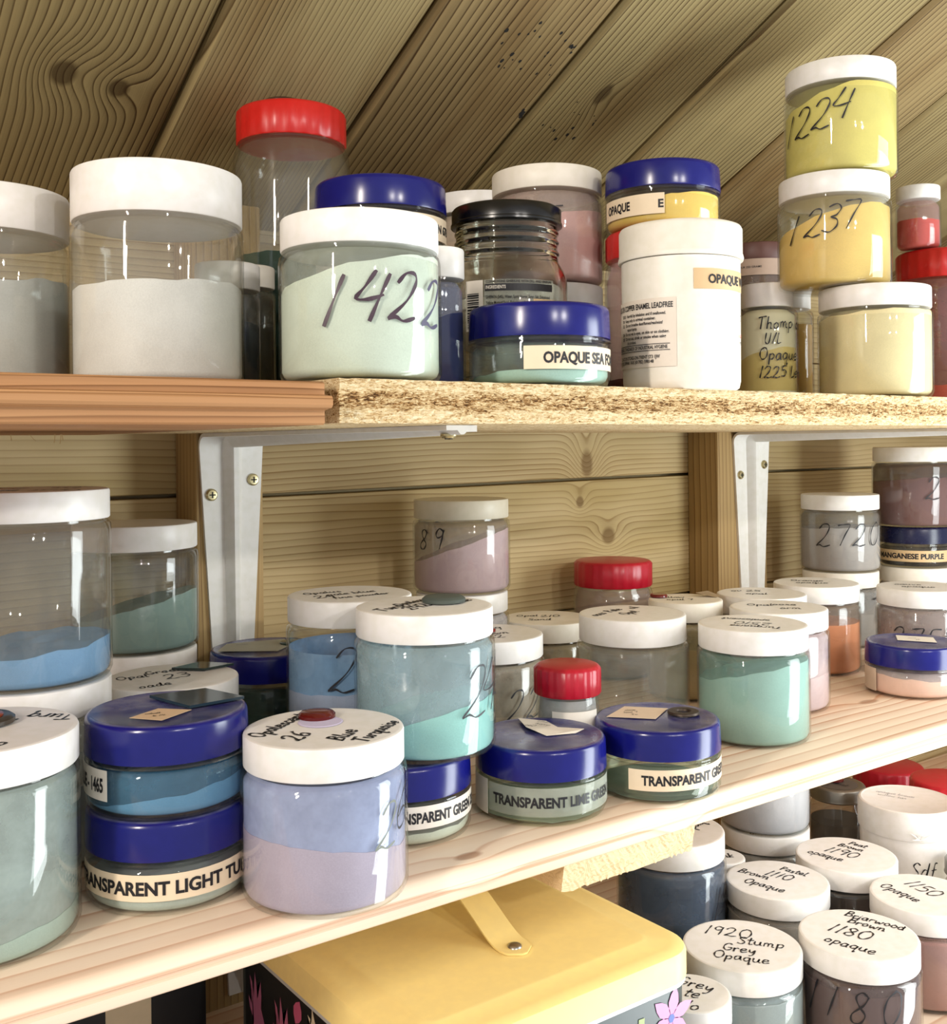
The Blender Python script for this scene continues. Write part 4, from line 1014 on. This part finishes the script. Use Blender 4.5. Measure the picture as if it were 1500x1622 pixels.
j = metal_jar('dark glass jar with a dull metal screw lid, below the shelf edge', 1.044, .742, -.388, .030, '#3a332c', flat('#5d5650', .6, name='paper'), [('peatdust', .008, -.020, -.004), ('ox', .008, -.010, -.016)])
disc_on('enamel_chip', 'dark red chip on the metal lid below the shelf edge', 'chip', j, -.004, .010, .011, .0025, flat('#5a1a18', .25, name='glaze'))
metal_jar('glass jar with a worn metal lid and written paper disc at the right edge', 1.000, .553, -.4067, .030, '#6d8793', M_LABELW, [('brown', .009, -.020, .004), ('flux', .009, -.014, -.010)])
t = empty('plastic_tub', (1.0182, .6394, ZB), 'white tub with a blank wide lid standing behind jar 1190', 'tub'); h = .104
V, F = lathe([(0, 0), (.0435, 0), (.0455, .004), (.0470, h - .028), (0, h - .028)], 64); bo = mesh_obj('body', V, F, M_WHITE, t, smooth=45)
V, F = lathe([(0, h - .028), (.0485, h - .028), (.0490, h - .026), (.0490, h - .003), (.0475, h - .0005), (.0455, h), (.0440, h - .0012), (0, h - .0016)], 72); lo = mesh_obj('lid', V, F, M_WHITE, t, smooth=45)
tj = dict(root=t, az=math.atan2(-.6394, -1.0182), r=.0455, rb=.0466, h=h - .0012, x=1.0182, y=.6394, body=bo, lid=lo)
pen_lid(tj, [('opaque brown', .006, -.034, .010), ('willow tan', .006, -.030, .001)], -12, .0005, ink=flat('#8d8d92', .5), seed=3)
pen_on(tj, 'Sdf', 2, .040, .015, .0013, .2)
V = []; F = []
for i in range(7):
    a = PI * (.05 + .9 * i / 6); b = len(V); l = .010 + .004 * (i % 2)
    V += [(-.0016, 0, 0), (.0016, 0, 0), (l*math.cos(a)*.9, -.003, l*math.sin(a)), (0, .0008, .002)]
    F += [(b, b+1, b+2), (b+1, b+3, b+2), (b+3, b, b+2)]
w = mesh_obj('paper_scrap', V, F, flat('#f4f1ec', .6, name='paper'), t); az = tj['az'] + 14*D2R
w.location = (.0492*math.cos(az), .0492*math.sin(az), h - .026); w.rotation_euler = (0, 0, az + PI/2)
for (x, y, zt, r, lab) in ((1.1934, .7748, -.4022, .042, 'red-lidded jar furthest back below the right end of the shelf'), (1.1332, .6592, -.3800, .042, 'nearer red-lidded jar below the right end of the shelf')):
    lowj(lab, x, y, zt, r, kind='red', lidmat=M_DKRED if r == .042 and x > 1.15 else plastic('#c2182a', .35), lid_h=.030, powder=('#a8584c', .03), film=('#b08078', .4))
j = lowj('small grey-lettered white lid tucked against the yellow tin', .5655, .5240, -.3890, .028, powder=('#9aa0a2', .06), film=('#9aa0a2', .7), lid_h=.0175)
pen_lid(j, [('Grey', .012, -.014, .008), ('te', .012, -.004, -.006), ('lo', .012, .002, -.022)], -20, .0013, seed=99)

# ------------------------------------------------------------------ cake tin
TX0, TX1, TY0, TY1, TZ = .308, .534, .484, .735, -.330
tin = empty('cake_tin', ((TX0 + TX1)/2, (TY0 + TY1)/2, ZB), 'square tin with a plain yellow lid and dark floral sides', 'tin')
cx, cy = (TX0 + TX1)/2, (TY0 + TY1)/2; hx, hy = (TX1 - TX0)/2, (TY1 - TY0)/2; H = TZ - ZB
def rrect(hx, hy, r, n=8):
    P = []
    for qx, qy, a0 in ((1, -1, -90), (1, 1, 0), (-1, 1, 90), (-1, -1, 180)):
        for i in range(n + 1):
            a = (a0 + 90*i/n)*D2R; P.append((qx*(hx - r) + r*math.cos(a), qy*(hy - r) + r*math.sin(a)))
    return P
def rloft(levels):
    V = []; F = []; n = None
    for (ins, r, z) in levels:
        P = rrect(hx - ins, hy - ins, r); n = len(P); V += [(x, y, z) for x, y in P]
    for k in range(len(levels) - 1):
        for i in range(n): F.append((k*n+i, k*n+(i+1) % n, (k+1)*n+(i+1) % n, (k+1)*n+i))
    F.append(tuple(range(n))[::-1]); F.append(tuple(range((len(levels)-1)*n, len(levels)*n))); return V, F
V, F = rloft([(.004, .022, 0), (.003, .023, .003), (.003, .023, H - .020)]); tb = mesh_obj('body', V, F, flat('#2f3a3b', .35, name='painted_tin'), tin, smooth=40)
V, F = rloft([(.0018, .0242, H - .0235), (.0005, .0255, H - .0230), (.0005, .0255, H - .0205), (.0018, .0242, H - .0200)]); mesh_obj('rim', V, F, flat('#d5d6d2', .3, .3, 'metal'), tin, smooth=40)
M_YEL = plastic('#f2d98e', .42, grime=-.09)
V, F = rloft([(0, .026, H - .0200), (0, .026, H - .0050), (.0012, .0252, H - .0022), (.0040, .0235, H - .0006), (.009, .020, H), (.0215, .011, H), (.0235, .010, H + .0009), (.026, .008, H + .0011)]); mesh_obj('lid', V, F, M_YEL, tin, smooth=35)
# strap handle with two rivets
V = []; F = []; w = .0115; L0, n = .078, 26
P = []
for i in range(n + 1):
    s = -L0 + 2*L0*i/n; u = abs(s)/L0
    z = .0014 if u > .80 else .0014 + .0235 * (.5 + .5*math.cos(PI * min(1, u/.80))) ** .75
    P.append((s, z))
for i, (s, z) in enumerate(P):
    ww = w
    e = L0 - abs(s)
    if e < w: ww = max(.002, math.sqrt(max(0, w*w - (w - e)**2)))
    for (a, b) in ((-ww, 0), (ww, 0), (ww, .0013), (-ww, .0013)): V.append((a, s, H + z + b))
for i in range(n):
    b = 4*i
    for k in range(4): F.append((b+k, b+4+k, b+4+(k+1) % 4, b+(k+1) % 4))
F.append((0, 1, 2, 3)); F.append((4*n+3, 4*n+2, 4*n+1, 4*n))
F = [f[::-1] for f in F]
hd = mesh_obj('handle', V, F, M_YEL, tin, smooth=50); hd.location = (.0075, .008, 0)
for s in (-1, 1):
    V, F = lathe([(0, 0), (.0048, 0), (.0044, .0010), (.0025, .0018), (0, .0020)], 24)
    o = mesh_obj('rivet', V, F, M_METAL, hd, smooth=50); o.location = (0, s*(L0 - .011), H + .0027)
# printed flowers
def blob(pts, face, col, name='flower', d=.0004):
    """flat print on a side of the tin; pts in (along, up) metres from the face's lower left, seen from outside"""
    pts = [(a, b) for a, b in pts]; n = len(pts)
    if face == 'front': V = [(-hx + a, -hy + .003 - d, b) for a, b in pts]
    else: V = [(-hx + .003 - d, hy - a, b) for a, b in pts]
    bm = bmesh.new(); vs = [bm.verts.new(v) for v in V]; f = bm.faces.new(vs); bmesh.ops.triangulate(bm, faces=[f])
    return bm_obj(name, bm, flat(col, .4, name='print'), tb)
def petal(cx, cy, ang, l, w):
    return [(cx + math.cos(ang)*l*t - math.sin(ang)*w*math.sin(PI*t)*s, cy + math.sin(ang)*l*t + math.cos(ang)*w*math.sin(PI*t)*s) for s, ts in ((1, (0, .25, .5, .75, 1)), (-1, (.75, .5, .25))) for t in ts]
# dark side panel on the left face
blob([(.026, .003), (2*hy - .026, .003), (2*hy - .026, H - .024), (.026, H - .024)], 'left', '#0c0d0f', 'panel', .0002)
hand = [(0, 0), (.004, .020), (-.006, .032), (-.009, .044), (-.003, .040), (.000, .036), (-.001, .052), (-.004, .068), (.002, .062), (.006, .046), (.008, .062), (.010, .076), (.014, .060), (.015, .046), (.020, .058), (.025, .070), (.026, .054), (.024, .040), (.030, .030), (.036, .018), (.026, .008), (.022, -.010), (.010, -.016)]
def place(p, a, b, s=1, rot=0):
    c, d = math.cos(rot), math.sin(rot); return [(a + (x*c - y*d)*s, b + (x*d + y*c)*s) for x, y in p]
for a, b, s, r, col in ((.078, .062, .66, .05, '#b0637f'), (.038, .066, .62, .05, '#9c5a78'), (.170, .030, .7, .3, '#8e4f74')):
    blob(place(hand, a, b, s, r), 'left', col)
blob(place(petal(0, 0, 1.57, .022, .004), .090, .060), 'left', '#d9482c')
leaf = [(0, 0), (.006, .010), (.004, .016), (.010, .012), (.014, .022), (.016, .010), (.022, .006), (.014, .002), (.010, -.006)]
for a, b, s, r in ((.122, .104, .8, .3), (.116, .080, .8, 1.6), (.150, .088, .8, 1.2), (.190, .060, 1.0, .4)): blob(place(leaf, a, b, s, r), 'left', '#d8c6a8', 'leaf')
blob(place(petal(0, 0, 1.2, .018, .006), .104, .104), 'left', '#c35a7c'); blob(place(petal(0, 0, .4, .06, .010), .150, .020), 'left', '#3d4436', 'leaf'); blob(place(petal(0, 0, 2.2, .05, .006), .170, .06), 'left', '#4a4f38', 'leaf')
# front: stems and pink flowers
def stem(pts, w, face='front', col='#9aa86a'):
    q = smooth_pts(pts); L = []; R_ = []
    for i, p in enumerate(q):
        a, b = q[max(0, i-1)], q[min(len(q)-1, i+1)]; tx, ty = b[0]-a[0], b[1]-a[1]; l = math.hypot(tx, ty) or 1
        L.append((p[0] - ty/l*w, p[1] + tx/l*w)); R_.append((p[0] + ty/l*w, p[1] - tx/l*w))
    blob(L + R_[::-1], face, col, 'stem')
stem([(.160, .010), (.164, .050), (.163, .082), (.156, .098), (.148, .108)], .0032); stem([(.163, .080), (.170, .096), (.172, .114)], .0026)
stem([(.090, .005), (.096, .050), (.088, .090)], .003); stem([(.030, .010), (.036, .060), (.030, .100)], .003)
for (a, b) in ((.1985, .106), (.060, .085), (.120, .060)):
    for k in range(6): blob(petal(a, b, k*PI/3 + .3, .020, .0046), 'front', '#d987bd', 'petal', .0005)
    blob([(a + .003*math.cos(i), b + .003*math.sin(i)) for i in range(6)], 'front', '#3e58a8', 'flower_centre', .0007)

# ------------------------------------------------------------------ shadowed corner below, left
j = jar('dark navy-lidded jar in the shadow below the left end of the shelf', .1750, .6300, ZB, .0445, .0505, 'blue', powder=('#2b3550', .015))
bx = empty('storage_box', (.2450, .800, ZB), 'black box in the shadow left of the lower bracket', 'box')
bm_obj('body', box_bm(-.055, .055, -.05, .05, 0, .150, .006, 2), flat('#0d0d10', .5, name='card'), bx, smooth=40)
bm_obj('lid', box_bm(-.057, .057, -.052, .052, .150, .172, .006, 2), flat('#15151a', .5, name='card'), bx, smooth=40)
label_pts = [(-.02, -.0505, .06), (.012, -.0505, .06), (.012, -.0505, .10), (-.02, -.0505, .10)]
mesh_obj('paper_label', label_pts, [(0, 1, 2, 3)], flat('#b9a98c', .6, name='paper'), bx)
